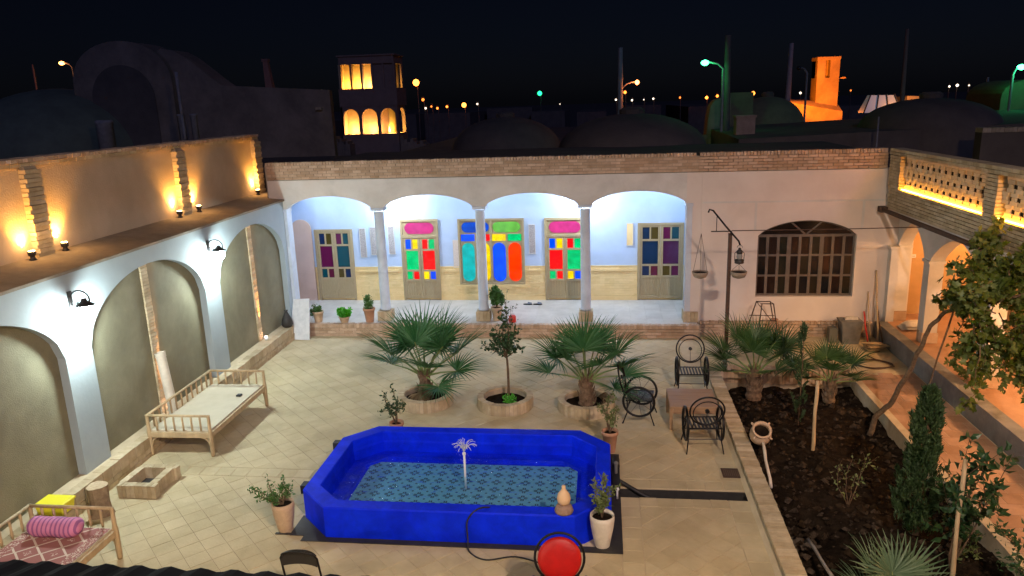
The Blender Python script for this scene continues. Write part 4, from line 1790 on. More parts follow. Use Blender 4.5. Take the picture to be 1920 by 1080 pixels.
potted('pale pot with broad green leaves right of the middle column', (-2.60, 17.50, .302), FLAR(.14, .34), M_TERRAPALE, .12, .30,
       [(-.08, 0, .72), (.08, 0, .66), (0, 0, .80), (-.04, -.05, .6), (.05, .05, .7)], M_LEAFM, 26, .13, .05, 34, 'pots on the arcade platform', w=.9)
# watering can
t = thing('watering_can', 'small red and white watering can on the platform edge', 'watering can', (-2.22, 17.33, .302))
m = MB()
m.lathe([(.085, 0), (.09, .01), (.09, .15), (.08, .165)], (-2.2, 17.33, .302), 16)
obj('body', m, M_REDPL, t, smooth=True)
m = MB()
m.tube([(-2.28, 17.33, .34), (-2.37, 17.32, .42), (-2.41, 17.32, .49)], [.02, .014, .02], 8)
m.ring((-2.2, 17.33, .46), (0, 1, 0), .08, .01, 14, 6, 0, PI)
obj('spout', m, M_WHITEPL, t, smooth=True)
# slippers
for i, (x, lab) in enumerate(((-1.98, 'grey slipper left of its pair at the red and green door'), (-1.72, 'grey slipper right of its pair at the red and green door'))):
    t = thing('slipper', lab, 'slipper', (x, 18.95, .302), group='slippers on the platform')
    m = MB()
    pts = []
    for k in range(20):
        a = 2*PI*k/20
        pts.append((x+.12*math.cos(a), 18.95+.05*math.sin(a)*(1+.2*math.cos(a))))
    m.prism(pts, .302, .325)
    obj('sole', m, M_RUBBER, t)
    m = MB()
    for k in range(9):
        a, b_ = PI*k/9, PI*(k+1)/9
        m.hexa([(x+.0, 18.95-.052*math.cos(a), .325+.045*math.sin(a)), (x+.10, 18.95-.045*math.cos(a), .325+.025*math.sin(a)), (x+.10, 18.95-.045*math.cos(b_), .325+.025*math.sin(b_)), (x, 18.95-.052*math.cos(b_), .325+.045*math.sin(b_)),
                (x+.0, 18.95-.055*math.cos(a), .328+.048*math.sin(a)), (x+.10, 18.95-.048*math.cos(a), .328+.028*math.sin(a)), (x+.10, 18.95-.048*math.cos(b_), .328+.028*math.sin(b_)), (x, 18.95-.055*math.cos(b_), .328+.048*math.sin(b_))])
    obj('strap', m, mat('slipper_grey', (.12, .14, .18), None, .7), t)

# round planters
bk = MB()
bk.hexa([(-.029, -.06, 0), (.029, -.06, 0), (.033, .06, 0), (-.033, .06, 0), (-.027, -.058, .21), (.027, -.058, .21), (.031, .058, .21), (-.031, .058, .21)])
pl_brick = bk.mesh('brick', M_BRICKPALE)
for (x, y, lab) in ((-3.35, 12.97, 'round brick planter at the foot of the left courtyard palm'), (-1.82, 12.9, 'round brick planter holding the small slender tree'), (-.31, 12.83, 'round brick planter at the foot of the right courtyard palm')):
    t = thing('round_planter', lab, 'planter', (x, y, 0), group='round brick planters')
    m = MB()
    m.lathe([(.52, 0), (.515, .175), (.40, .175), (.40, .05)], (x, y, 0), 40, cap=False)
    obj('mortar', m, M_MORTAR, t, smooth=False)
    nb = 46
    for i in range(nb):
        a = 2*PI*i/nb
        piece('brick', pl_brick, t, (x+.462*math.cos(a), y+.462*math.sin(a), rnd.uniform(-.006, .004)), (0, 0, a-PI/2))
    m = MB()
    q = random.Random(int(abs(x)*10))
    rings = []
    for i in range(9):
        r_ = .405*(1-i/8.2)
        rings.append([(x+r_*math.cos(2*PI*k/24), y+r_*math.sin(2*PI*k/24), .09+q.uniform(-.015, .015)+.03*i/8) for k in range(24)])
    for rr in rings:
        m.v += rr
    for i in range(8):
        for k in range(24):
            m.f.append((i*24+k, i*24+(k+1) % 24, (i+1)*24+(k+1) % 24, (i+1)*24+k))
    obj('soil', m, M_SOIL, t, smooth=True)
# small tree in the middle planter
t = thing('small_tree', 'small slender tree with dark glossy crown in the middle planter', 'tree', (-1.75, 12.9, .1))
q = random.Random(41)
m = MB()
top = Vector((-1.78, 12.9, 1.05))
m.tube(branch(q, (-1.75, 12.9, .05), top, 6, .02), [.028, .026, .024, .023, .022, .02, .018], 8)
tips = [(-1.95, 12.85, 1.55), (-1.6, 12.95, 1.5), (-1.8, 12.9, 1.85), (-2.2, 12.9, 1.2), (-1.5, 12.8, 1.2), (-2.05, 13.0, 1.35), (-1.7, 12.75, 1.4), (-1.78, 12.95, 2.1)]
for tp in tips:
    m.tube(branch(q, top-Vector((0, 0, .1)), tp, 4, .05), [.014, .011, .008, .006, .004], 5)
obj('trunk', m, M_BARK, t, smooth=True)
m = MB()
for tp in tips:
    tp = Vector(tp)
    pts = branch(q, top, tp, 5, .03)
    clump(q, m, pts, 75 if tp.z < 2 else 40, .085, .14 if tp.z < 2 else .04, .55)
obj('crown', m, M_LEAFD, t)
t = thing('ground_plant', 'low green plant at the foot of the small tree', 'plant', (-1.75, 12.75, .1))
q = random.Random(42)
bush(t, q, Vector((-1.75, 12.72, .1)), [(-1.8, 12.7, .25), (-1.65, 12.75, .28), (-1.72, 12.6, .22), (-1.6, 12.65, .2)], M_LEAFB, 24, .06, .06, .006)
t = thing('twiggy_shrub', 'thin twiggy shrub standing before the red watering can', 'shrub', (-2.33, 17.0, .0))
q = random.Random(43)
bush(t, q, Vector((-2.25, 17.02, .0)), [(-2.3, 17.0, .95), (-2.2, 17.0, .8), (-2.33, 17.0, .7)], M_LEAFD, 16, .06, .04, .008)

# ---- garden trees
t = thing('vine_tree', 'twisting vine with lamp-lit yellow green leaves hanging over the path', 'vine', (4.6, 12.4, -.15))
q = random.Random(51)
ctl = [(4.52, 12.40, -.2), (4.56, 12.38, .12), (4.74, 12.25, .42), (4.80, 12.1, .75), (4.88, 11.95, 1.15), (4.93, 11.8, 1.55), (4.98, 11.65, 1.95), (5.10, 11.5, 2.22), (5.35, 11.4, 2.36), (5.7, 11.3, 2.45), (6.1, 11.2, 2.6)]
m = MB()
pts = []
for i in range(len(ctl)-1):
    a, b_ = Vector(ctl[i]), Vector(ctl[i+1])
    for k in range(4):
        pts.append(a.lerp(b_, k/4)+rv(q)*.012)
pts.append(Vector(ctl[-1]))
m.tube(pts, [.05-.03*i/len(pts) for i in range(len(pts))], 8)
lf = MB()
twigs = []
for i in range(52):
    b0 = Vector((q.uniform(5.25, 6.9), q.uniform(10.5, 12.0), q.uniform(2.2, 3.15)))
    tipv = b0+Vector((q.uniform(-.5, .7), q.uniform(-.6, .6), q.uniform(-.35, .5)))
    twigs.append((b0, tipv))
for i in range(24):
    b0 = Vector((q.uniform(5.2, 6.3), q.uniform(10.8, 11.6), q.uniform(1.9, 2.4)))
    tipv = b0+Vector((q.uniform(-.25, .25), q.uniform(-.3, .3), -q.uniform(.45, 1.15)))
    twigs.append((b0, tipv))
for b0, tipv in twigs:
    bp_ = branch(q, b0, tipv, 6, .08)
    m.tube(bp_, [.010-.0012*k for k in range(7)], 5)
    clump(q, lf, bp_, 64 if tipv.z > 2 else 44, .10, .17, .85, -.3, True)
obj('trunk', m, M_BARK, t, smooth=True)
obj('crown', lf, M_VINE, t)


def cypress(label, base, h, r, n, seed, ln=.07):
    t = thing('cypress', label, 'cypress', base)
    q = random.Random(seed)
    x, y, z = base
    m = MB()
    m.tube([(x, y, z-.1), (x+.01, y, z+h*.5), (x, y, z+h*.93)], [r*.14, r*.09, .006], 7)
    obj('trunk', m, M_BARK, t, smooth=True)
    lf = MB()
    npl = max(30, n//90)
    for k in range(npl):
        f = q.random()**.9
        prof = (min(1, f*6+.25)**.6)*(1-f)**.6
        a = q.uniform(0, 2*PI)
        rr = r*prof*q.uniform(.25, .95)*(1+.2*math.sin(a*2+f*9))
        b0 = Vector((x+rr*math.cos(a), y+rr*math.sin(a), z+.05+f*h*.9))
        ax = Vector((math.cos(a)*q.uniform(.1, .5), math.sin(a)*q.uniform(.1, .5), 1)).normalized()
        pl_ = q.uniform(.12, .30)*(1-.35*f)*(h/2.2)
        for i in range(n//npl):
            g_ = q.random()
            c = b0+ax*pl_*g_+rv(q)*r*.17*(1-g_*.8)
            d = ax+rv(q)*.55
            l = ln*q.uniform(.5, 1.3)
            leaf_into(lf, c, d, rv(q), l, l*.15)
    obj('crown', lf, M_CYP, t)


cypress('dense green cypress standing in the garden bed beside the path', (4.05, 9.25, -.2), 2.20, .33, 15000, 61)
cypress('very thin young cypress behind the upright stake in the bed', (3.42, 12.75, -.2), 1.95, .10, 1700, 62, .06)
# stakes
def stick(label, a, b, r, m_=None, name='stake', cat='stake', sides=7):
    m = MB()
    a, b = Vector(a), Vector(b)
    pts = [a.lerp(b, i/5)+Vector((math.sin(i*1.7)*.006, math.cos(i*2.3)*.006, 0)) for i in range(6)]
    m.tube(pts, [r*(1+.1*math.sin(i*2)) for i in range(6)], sides)
    return obj(name, m, m_ or M_WOODP, smooth=True, label=label, cat=cat)


stick('upright pale wooden stake in the middle of the garden bed', (3.38, 11.65, -.3), (3.40, 11.72, 1.02), .028)
stick('tall pale stake tied to the leafy sapling near the path', (4.02, 8.15, -.3), (4.20, 8.55, 1.28), .026)
stick('thin grey stick lying against the kerb side of the bed', (2.62, 8.95, -.1), (2.62, 7.6, .12), .022, M_POLE, 'stick', 'stick')
stick('thin dark stake beside the twisting vine', (5.05, 12.0, 0), (5.30, 11.6, 2.4), .014, M_BARK)
# leafy sapling
t = thing('leafy_sapling', 'broad leaved sapling tied to a stake at the path edge', 'sapling', (4.2, 8.5, -.2))
q = random.Random(71)
bush(t, q, Vector((4.18, 8.55, -.2)), [(4.25, 8.6, 1.55), (4.75, 8.6, 1.35), (4.55, 8.5, 1.0), (4.1, 8.5, 1.0), (4.35, 8.7, .8), (4.62, 8.75, 1.2)], M_LEAFD, 34, .125, .07, .012, .03, .55)
t = thing('bushy_shrub', 'dark bushy shrub at the lower right picture corner', 'shrub', (4.75, 7.7, -.2))
q = random.Random(72)
bush(t, q, Vector((4.72, 7.75, -.2)), [(4.5, 7.8, .75), (4.75, 7.8, .85), (4.95, 7.7, .7), (4.65, 7.6, .5), (4.95, 7.9, .6), (4.85, 7.5, .4)], M_LEAFD, 60, .075, .10, .01)
t = thing('weak_sapling', 'weak thin sapling with few leaves in the middle of the bed', 'sapling', (3.45, 10.1, -.2))
q = random.Random(73)
bush(t, q, Vector((3.42, 9.95, -.2)), [(3.45, 10.0, .55), (3.6, 10.05, .6), (3.3, 10.0, .5), (3.5, 9.9, .35)], M_LEAFO, 9, .06, .05, .008)
t = thing('weed_patch', 'low dry weeds at the cypress foot', 'weeds', (4.4, 8.6, -.15))
q = random.Random(74)
bush(t, q, Vector((4.42, 8.85, -.2)), [(4.3, 8.8, .25), (4.55, 8.8, .2), (4.45, 8.5, .15), (4.6, 9.0, .3), (4.35, 9.0, .3)], M_LEAFO, 26, .07, .08, .006)
# jar on a pipe
t = thing('clay_jar', 'pale clay jar with lugs lying open atop a white pipe in the bed', 'jar', (2.5, 11.2, .35))
m = MB()
jc = Vector((2.46, 11.25, .30))
prof = [(.05, -.20), (.11, -.17), (.16, -.08), (.165, 0), (.15, .07), (.125, .10), (.135, .125), (.15, .13), (.15, .145), (.118, .145), (.112, .10), (.12, .05)]
rotm = Matrix.Rotation(R(38), 4, 'X')
mm = MB()
mm.lathe(prof, (0, 0, 0), 24, cap=False)
m.v = [tuple(jc+(rotm @ Vector(v))) for v in mm.v]
m.f = mm.f
obj('body', m, M_TERRAPALE, t, smooth=True)
m = MB()
for k in range(4):
    a = PI/4+k*PI/2
    p0 = rotm @ Vector((.15*math.cos(a), .15*math.sin(a), .09))
    p1 = rotm @ Vector((.20*math.cos(a), .20*math.sin(a), .10))
    m.tube([jc+p0, jc+p1], [.022, .014], 7)
obj('lug', m, M_TERRAPALE, t, smooth=True)
m = MB()
mm = MB()
mm.lathe([(.001, .06), (.118, .06)], (0, 0, 0), 24, cap=False)
m.v = [tuple(jc+(rotm @ Vector(v))) for v in mm.v]
m.f = mm.f
obj('soil', m, M_SOIL, t)
stick('short white pipe holding the open clay jar', (2.48, 10.45, -.2), (2.47, 11.12, .22), .024, M_CERAM, 'pipe', 'pipe')

# ================================================================== FURNITURE
def takht(label, loc, rz, w, l, left_rail, group='wooden day beds', boards=True):
    """deck from y=0..l, x=0..w; legs at corners"""
    t = thing('day_bed', label, 'bed', loc, rz, group)
    hd, hr = .43, .72
    for (x, y, tall) in ((0, 0, 1), (w, 0, 1), (w, l, 1), (0, l, 1)):
        m = MB()
        m.lathe([(.030, 0), (.034, .05), (.038, .35), (.036, hd), (.028, hd+.05), (.026, hr-.02), (.03, hr)], (x, y, 0), 10)
        obj('leg', m, M_WOODP, t, smooth=True)
    for a, b in (((.03, 0), (w-.03, 0)), ((.03, l), (w-.03, l))):
        m = MB()
        m.box(a[0], b[0], a[1]-.022, a[1]+.022, hd-.10, hd-.015)
        obj('apron', m, M_WOODP, t)
    for x in (0, w):
        m = MB()
        m.box(x-.022, x+.022, .03, l-.03, hd-.10, hd-.015)
        obj('apron', m, M_WOODP, t)
    for (x, y, sx, sy) in ((0, 0, 1, 0), (w, 0, -1, 0), (0, l, 1, 0), (w, l, -1, 0)):
        m = MB()
        pts = [(x+sx*(.03+.12*math.sin(a)*0+.13*(1-math.cos(a))), y, hd-.24+.14*math.sin(a)) for a in [PI/2*k/5 for k in range(6)]]
        m.tube(pts, .015, 6)
        obj('brace', m, M_WOODP, t, smooth=True)
    m = MB()
    m.box(.022, w-.022, .02, l-.02, hd-.03, hd+.012)
    obj('deck', m, mat('deck_ply', (.52, .46, .34), (.46, .40, .29), .7, ns=3, bump=.05), t)
    rails = [((0, 0), (w, 0)), ((0, l), (w, l))]
    if left_rail:
        rails.append(((0, 0), (0, l)))
    for a, b in rails:
        m = MB()
        m.tube([(a[0], a[1], hr-.012), (b[0], b[1], hr-.012)], .022, 8)
        obj('rail', m, M_WOODP, t, smooth=True)
        n = 6 if a[0] != b[0] else 11
        for k in range(1, n+1):
            f = k/(n+1)
            x, y = a[0]+(b[0]-a[0])*f, a[1]+(b[1]-a[1])*f
            m = MB()
            m.lathe([(.014, hd+.0125), (.019, hd+.08), (.015, hd+.16), (.018, hr-.07), (.014, hr-.03)], (x, y, 0), 8)
            obj('baluster', m, M_WOODP, t, smooth=True)
    return t


takht('bare wooden day bed beside the ledge under the second lantern', (-7.44, 10.58, 0), R(.8), 1.06, 2.1, True)
b2 = takht('wooden day bed with patterned rug at the lower left picture edge', (-7.27, 5.72, 0), R(0), 1.13, 2.05, True)
t = thing('black_ashtray', 'tiny black box on the bare bed deck', 'box', (-6.62, 12.1, .443))
m = MB()
m.prism([(-6.66, 12.06), (-6.58, 12.06), (-6.58, 12.14), (-6.66, 12.14)], .444, .475, .008, .005)
obj('case', m, M_RUBBER, t)
# rug on second bed
rm = bpy.data.materials.new('rug')
rm.use_nodes = True
N, L = rm.node_tree.nodes, rm.node_tree.links
pb = N['Principled BSDF']
pb.inputs['Roughness'].default_value = .95
tc = N.new('ShaderNodeTexCoord')
sx = N.new('ShaderNodeSeparateXYZ')
L.new(tc.outputs['Object'], sx.inputs[0])
xx, yy = sx.outputs[0], sx.outputs[1]
px_ = mth('PINGPONG', mth('ADD', xx, 10.0), .17)
py_ = mth('PINGPONG', mth('ADD', yy, 10.07), .15)
dm = mth('ADD', mth('MULTIPLY', px_, 1.0), mth('MULTIPLY', py_, 1.1))
line = mth('LESS_THAN', mth('ABSOLUTE', mth('SUBTRACT', dm, .165)), .018)
core = mth('LESS_THAN', dm, .06)
bord = mth('GREATER_THAN', mth('ABSOLUTE', xx), .40)
nz = N.new('ShaderNodeTexNoise')
nz.inputs['Scale'].default_value = 60
L.new(tc.outputs['Object'], nz.inputs['Vector'])
fl = mth('GREATER_THAN', nz.outputs[0], .56)
dots = mth('MULTIPLY', bord, fl)
pat = mth('MAXIMUM', mth('MAXIMUM', mth('MULTIPLY', line, mth('SUBTRACT', 1.0, bord)), dots), mth('MULTIPLY', core, fl))
mc = N.new('ShaderNodeMix')
mc.data_type = 'RGBA'
L.new(pat, mc.inputs[0])
mc.inputs[6].default_value = (.30, .12, .11, 1)
mc.inputs[7].default_value = (.58, .48, .40, 1)
L.new(mc.outputs[2], pb.inputs['Base Color'])
m = MB()
nx, ny = 16, 30
for j in range(ny+1):
    for i in range(nx+1):
        x = -7.24+1.07*i/nx
        y = 5.76+1.97*j/ny
        m.v.append((x, y, .449+.006*mathutils.noise.noise(Vector((x*4, y*4, 0)))))
for j in range(ny):
    for i in range(nx):
        a = j*(nx+1)+i
        m.f.append((a, a+1, a+nx+2, a+nx+1))
obj('rug', m, rm, label='maroon and cream diamond rug spread on the lower left bed', cat='rug', org=(-6.705, 6.72, .44))
# bolster
t = thing('bolster', 'pink and purple striped bolster lying on the rug', 'cushion', (-6.8, 7.56, .455))
bmx = bpy.data.materials.new('bolster_stripes')
bmx.use_nodes = True
N, L = bmx.node_tree.nodes, bmx.node_tree.links
pb = N['Principled BSDF']
pb.inputs['Roughness'].default_value = .85
ge = N.new('ShaderNodeNewGeometry')
sx = N.new('ShaderNodeSeparateXYZ')
L.new(ge.outputs['Position'], sx.inputs[0])
st = mth('GREATER_THAN', mth('SINE', mth('MULTIPLY', sx.outputs[0], 105.0)), .35)
mc = N.new('ShaderNodeMix')
mc.data_type = 'RGBA'
L.new(st, mc.inputs[0])
mc.inputs[6].default_value = (.55, .20, .36, 1)
mc.inputs[7].default_value = (.27, .09, .25, 1)
L.new(mc.outputs[2], pb.inputs['Base Color'])
m = MB()
pts, rads = [], []
for k in range(34):
    f = k/33
    e = min(1, min(f, 1-f)*7)
    pts.append((-7.12+.70*f, 7.56, .585))
    rads.append(.132*math.sqrt(max(.02, 1-(1-e)**2))*(1+.03*math.sin(k*2.6)))
m.tube(pts, rads, 22)
m.v = [(v[0]+.012*mathutils.noise.noise(Vector(v)*9), v[1]+.014*mathutils.noise.noise(Vector(v)*6+Vector((5, 0, 0))),
        max(.456, .575+(v[2]-.585)*(.86 if v[2] > .585 else 1.0)+.014*mathutils.noise.noise(Vector(v)*7+Vector((0, 9, 0)))-.02*math.sin(PI*(v[0]+7.12)/.7))) for v in m.v]
obj('cover', m, bmx, t, smooth=True)
# yellow tub
t = thing('yellow_box', 'bright yellow plastic box on the ledge behind the bolster bed', 'box', (-7.42, 8.2, .34))
m = MB()
c0 = (-7.34, 8.26)
hx, hy = .19, .13
m.hexa([(c0[0]-hx*.9, c0[1]-hy*.9, .337), (c0[0]+hx*.9, c0[1]-hy*.9, .337), (c0[0]+hx*.9, c0[1]+hy*.9, .337), (c0[0]-hx*.9, c0[1]+hy*.9, .337),
        (c0[0]-hx, c0[1]-hy, .47), (c0[0]+hx, c0[1]-hy, .47), (c0[0]+hx, c0[1]+hy, .47), (c0[0]-hx, c0[1]+hy, .47)])
obj('body', m, M_YELLOW, t)
m = MB()
m.prism([(c0[0]-hx-.015, c0[1]-hy-.015), (c0[0]+hx+.015, c0[1]-hy-.015), (c0[0]+hx+.015, c0[1]+hy+.015), (c0[0]-hx-.015, c0[1]+hy+.015)], .471, .505, .02, .01)
obj('lid', m, M_YELLOW, t)
# tree stump
t = thing('stump_stool', 'sawn log stump beside the square brick fire pit', 'stump', (-7.1, 8.78, 0))
m = MB()
prof = []
q = random.Random(5)
n0 = 18
m2 = MB()
for (r_, z_) in ((.17, 0), (.14, .06), (.125, .2), (.13, .36), (.135, .44)):
    m2.v += [(-7.1+r_*(1+.07*math.sin(3*a+1)+.04*math.sin(7*a))*math.cos(a), 8.78+r_*(1+.07*math.sin(3*a+1)+.04*math.sin(7*a))*math.sin(a), z_) for a in [2*PI*k/n0 for k in range(n0)]]
for i in range(4):
    for k in range(n0):
        m2.f.append((i*n0+k, i*n0+(k+1) % n0, (i+1)*n0+(k+1) % n0, (i+1)*n0+k))
m2.f.append(tuple(range(4*n0, 5*n0)))
obj('log', m2, mat('log_bark', (.30, .22, .14), (.20, .14, .09), .95, ns=16, bump=.6, bs=30), t)
m = MB()
m.v = [(v[0], v[1], .442) for v in m2.v[4*n0:]]
m.f = [tuple(range(n0))]
obj('cut_top', m, mat('log_cut', (.48, .37, .24), (.38, .28, .17), .8, ns=20), t)
# fire pit
t = thing('fire_pit', 'square pale brick fire pit on the paving near the stump', 'fire pit', (-6.87, 9.55, 0))
m = MB()
m.box(-7.13, -6.61, 9.24, 9.31, 0, .17)
m.box(-7.13, -6.61, 9.79, 9.86, 0, .17)
m.box(-7.13, -7.06, 9.31, 9.79, 0, .17)
m.box(-6.68, -6.61, 9.31, 9.79, 0, .17)
m.box(-7.06, -6.68, 9.31, 9.79, 0, .02)
obj('core', m, M_SLATE, t)
fb = MB()
fb.box(-.031, .031, -.055, .055, 0, .20)
fbm = fb.mesh('brick', M_BRICKPALE)
for i in range(9):
    x = -7.135+.0335+i*.067
    for y in (9.265, 9.835):
        piece('brick', fbm, t, (x, y, rnd.uniform(0, .006)))
for i in range(7):
    y = 9.355+i*.066
    for x in (-7.108, -6.63):
        piece('brick', fbm, t, (x, y, rnd.uniform(0, .006)), (0, 0, PI/2))

# wheel chairs of iron
def ring_chair(label, loc, rz, red=False):
    t = thing('iron_chair', label, 'chair', loc, rz, 'ring shaped iron chairs')
    for s in (-1, 1):
        m = MB()
        m.ring((s*.275, .02, .42), (1, 0, 0), .265, .022, 32, 8)
        w = obj('arm_wheel', m, M_BLACK, t, smooth=True)
        m = MB()
        m.lathe([(.03, -.012), (.03, .012)], (0, 0, 0), 12)
        m.v = [(s*.275+v[2], .02+v[0], .42+v[1]) for v in m.v]
        m2_ = MB()
        for k in range(8):
            a = 2*PI*k/8+.2
            m2_.tube([(s*.275, .02, .42), (s*.275, .02+.25*math.cos(a), .42+.25*math.sin(a))], .003, 4)
        m.v, m.f = m.v+m2_.v, m.f+[tuple(i+len(m.v) for i in f) for f in m2_.f]
        obj('hub', m, M_BLACK, w)
    m = MB()
    m.tube([(-.25, -.20, .42), (.25, -.20, .42), (.25, .24, .43), (-.25, .24, .43)], .012, 6, closed=True)
    obj('seat_frame', m, M_BLACK, t, smooth=True)
    for k in range(8):
        x = -.20+k*.4/7
        m = MB()
        m.box(x-.016, x+.016, -.19, .235, .424, .432)
        obj('slat', m, M_BLACK, t)
    tilt = R(14)
    ax = Vector((0, math.cos(tilt), math.sin(tilt)))
    bc = Vector((0, -.30, .76))
    m = MB()
    m.ring(bc, ax, .265, .014, 36, 8)
    obj('back_ring', m, M_BLACK, t, smooth=True)
    m = MB()
    m.ring(bc-Vector((0, 0, .03)), ax, .215, .009, 32, 6)
    obj('inner_ring', m, M_BLACK, t, smooth=True)
    m = MB()
    m.tube([bc-ax*.015, bc+ax*.015], .035, 12)
    m.tube([bc+Vector((0, .0, 0)), bc+Vector((0, math.sin(tilt)*.25, -.25))], .005, 5)
    obj('back_hub', m, M_BLACK, t)
    for s in (-1, 1):
        m = MB()
        m.tube([(s*.2, -.20, .42), (s*.2, -.27, .58)], .01, 6)
        obj('back_post', m, M_BLACK, t)
    for sx_ in (-1, 1):
        for sy_ in (-1, 1):
            m = MB()
            m.tube([(sx_*.25, sy_*.2+.02, .42), (sx_*.26, sy_*.2+.02, .2), (sx_*.29, sy_*.27+.02, .006)], .011, 6)
            obj('leg', m, M_BLACK, t, smooth=True)
    m = MB()
    m.tube([(-.255, .22, .24), (.255, .22, .24)], .008, 6)
    m.tube([(-.255, -.19, .24), (.255, -.19, .24)], .008, 6)
    obj('stretcher', m, M_BLACK, t)
    if red:
        m = MB()
        prof = [(.001, .05), (.12, .048), (.20, .038), (.235, .018), (.235, .0), (.2, -.02), (.001, -.025)]
        mm_ = MB()
        mm_.lathe(prof, (0, 0, 0), 32, cap=False)
        rm_ = ax.to_track_quat('Z', 'Y').to_matrix()
        m.v = [tuple(bc+ax*.03+(rm_ @ Vector(v))) for v in mm_.v]
        m.f = mm_.f
        obj('back_cushion', m, M_RED, t, smooth=True)
        m = MB()
        m.lathe([(.001, .435), (.2, .435), (.22, .455), (.2, .48), (.001, .49)], (0, .02, 0), 28, cap=False)
        obj('seat_cushion', m, M_RED, t, smooth=True)
    return t


ring_chair('iron ring chair left of the low table, seen from its side', (.62, 12.45, 0), R(-98))
ring_chair('iron ring chair nearest the pool side of the low table, seen from behind', (1.58, 11.33, 0), R(3))
ring_chair('iron ring chair at the far side of the low table, facing the camera', (1.67, 13.75, 0), R(180))
ring_chair('iron ring chair with round red cushion at the bottom picture edge', (-.45, 6.75, 0), R(184), True)
# low table
t = thing('low_table', 'low brown wooden table between the iron chairs', 'table', (1.53, 12.35, 0))
for k in range(5):
    m = MB()
    y = 11.96+k*.168
    m.box(1.12, 1.92, y, y+.164, .40, .432)
    obj('plank', m, mat('table_wood', (.30, .19, .11), (.24, .15, .085), .55, ns=9, stretch=(.3, 3, 3)), t)
for (x, y) in ((1.14, 12.0), (1.90, 12.0), (1.14, 12.74), (1.90, 12.74)):
    m = MB()
    m.box(x-.025, x+.025, y-.025, y+.025, 0, .40)
    obj('leg', m, MATS['table_wood'], t)
m = MB()
m.box(1.17, 1.87, 11.98, 12.0, .30, .40)
m.box(1.17, 1.87, 12.74, 12.76, .30, .40)
m.box(1.125, 1.145, 12.03, 12.71, .30, .399)
m.box(1.895, 1.915, 12.03, 12.71, .30, .399)
obj('apron', m, MATS['table_wood'], t)
# folding chair at the bottom
t = thing('folding_chair', 'black folding chair with curved backrest at the bottom picture edge', 'chair', (-3.27, 6.5, 0))
m = MB()
m.tube([(-3.48, 6.98, .01), (-3.48, 6.86, .45), (-3.475, 6.78, .80), (-3.44, 6.76, .86), (-3.35, 6.76, .885), (-3.19, 6.76, .885), (-3.10, 6.76, .86), (-3.065, 6.78, .80), (-3.06, 6.86, .45), (-3.06, 6.98, .01)], .012, 8)
m.tube([(-3.46, 6.35, .01), (-3.46, 6.55, .30), (-3.46, 6.85, .44)], .012, 8)
m.tube([(-3.08, 6.35, .01), (-3.08, 6.55, .30), (-3.08, 6.85, .44)], .012, 8)
obj('frame', m, M_BLACK, t, smooth=True)
m = MB()
n = 14
for i in range(n):
    a0, a1 = -1+2*i/n, -1+2*(i+1)/n
    P = lambda a, z, d: (-3.27+a*.20, 6.775-.05*(1-a*a)*-1+d, z)
    m.hexa([P(a0, .70, 0), P(a1, .70, 0), P(a1, .70, .012), P(a0, .70, .012), P(a0, .872-.03*a0**4, 0), P(a1, .872-.03*a1**4, 0), P(a1, .872-.03*a1**4, .012), P(a0, .872-.03*a0**4, .012)])
obj('backrest', m, mat('black_vinyl', (.02, .018, .017), None, .35), t)
m = MB()
m.prism([(-3.46, 6.42), (-3.08, 6.42), (-3.08, 6.82), (-3.46, 6.82)], .44, .47, .02, .01)
obj('seat', m, MATS['black_vinyl'], t)

# drain grate
t = thing('drain_grate', 'square metal drain grate in the paving by the kerb', 'drain', (1.93, 10.48, 0))
m = MB()
m.box(1.76, 2.03, 10.34, 10.37, .003, .012)
m.box(1.76, 2.03, 10.60, 10.63, .003, .012)
m.box(1.76, 1.785, 10.37, 10.60, .003, .012)
m.box(2.005, 2.03, 10.37, 10.60, .003, .012)
for k in range(7):
    m.box(1.80+k*.029, 1.812+k*.029, 10.37, 10.60, .003, .010)
obj('grate', m, M_RUST, t)
m = MB()
m.box(1.77, 2.02, 10.35, 10.62, .0025, .004)
obj('pit', m, mat('pit_dirt', (.12, .085, .06), None, .95), t)

# lamp post with lantern and hanging baskets
t = thing('lamp_post', 'dark iron post with slanting arm at the garden corner', 'post', (2.47, 14.85, 0))
m = MB()
m.box(2.435, 2.505, 14.80, 14.86, -.0, 2.88)
obj('post', m, M_RUST, t)
m = MB()
m.tube([(2.03, 14.78, 3.30), (2.05, 14.78, 3.36), (2.12, 14.78, 3.34), (2.36, 14.77, 3.04), (2.62, 14.74, 2.74), (2.65, 14.74, 2.66)], .018, 7)
m.tube([(2.1, 14.83, 2.92), (2.50, 14.83, 2.92)], .012, 6)
m.tube([(2.2, 14.8, 3.22), (2.2, 14.82, 2.92)], .008, 6)
obj('arm', m, M_BLACK, t, smooth=True)
m = MB()
m.tube([(2.5, 14.83, 2.93), (4.3, 14.92, 2.92), (6.15, 15.0, 2.93)], .010, 6)
obj('tie_rod', m, M_RUST, t)
t = thing('storm_lantern', 'unlit dark storm lantern hanging from the slanting arm', 'lantern', (2.65, 14.74, 2.3))
c = (2.645, 14.74, 2.30)
m = MB()
m.lathe([(.085, 0), (.09, .01), (.085, .07), (.05, .085)], c, 14)
obj('tank', m, M_DARKMETAL, t, smooth=True)
m = MB()
m.lathe([(.045, .086), (.06, .13), (.045, .19)], c, 14, cap=False)
obj('chimney', m, mat('smoky_glass', (.25, .24, .22), None, .1), t, smooth=True)
m = MB()
m.lathe([(.05, .19), (.06, .20), (.055, .25), (.03, .27), (.025, .30), (.01, .31)], c, 14)
m.tube([(c[0]-.085, c[1], c[2]+.04), (c[0]-.09, c[1], c[2]+.2), (c[0]-.05, c[1], c[2]+.24)], .008, 6)
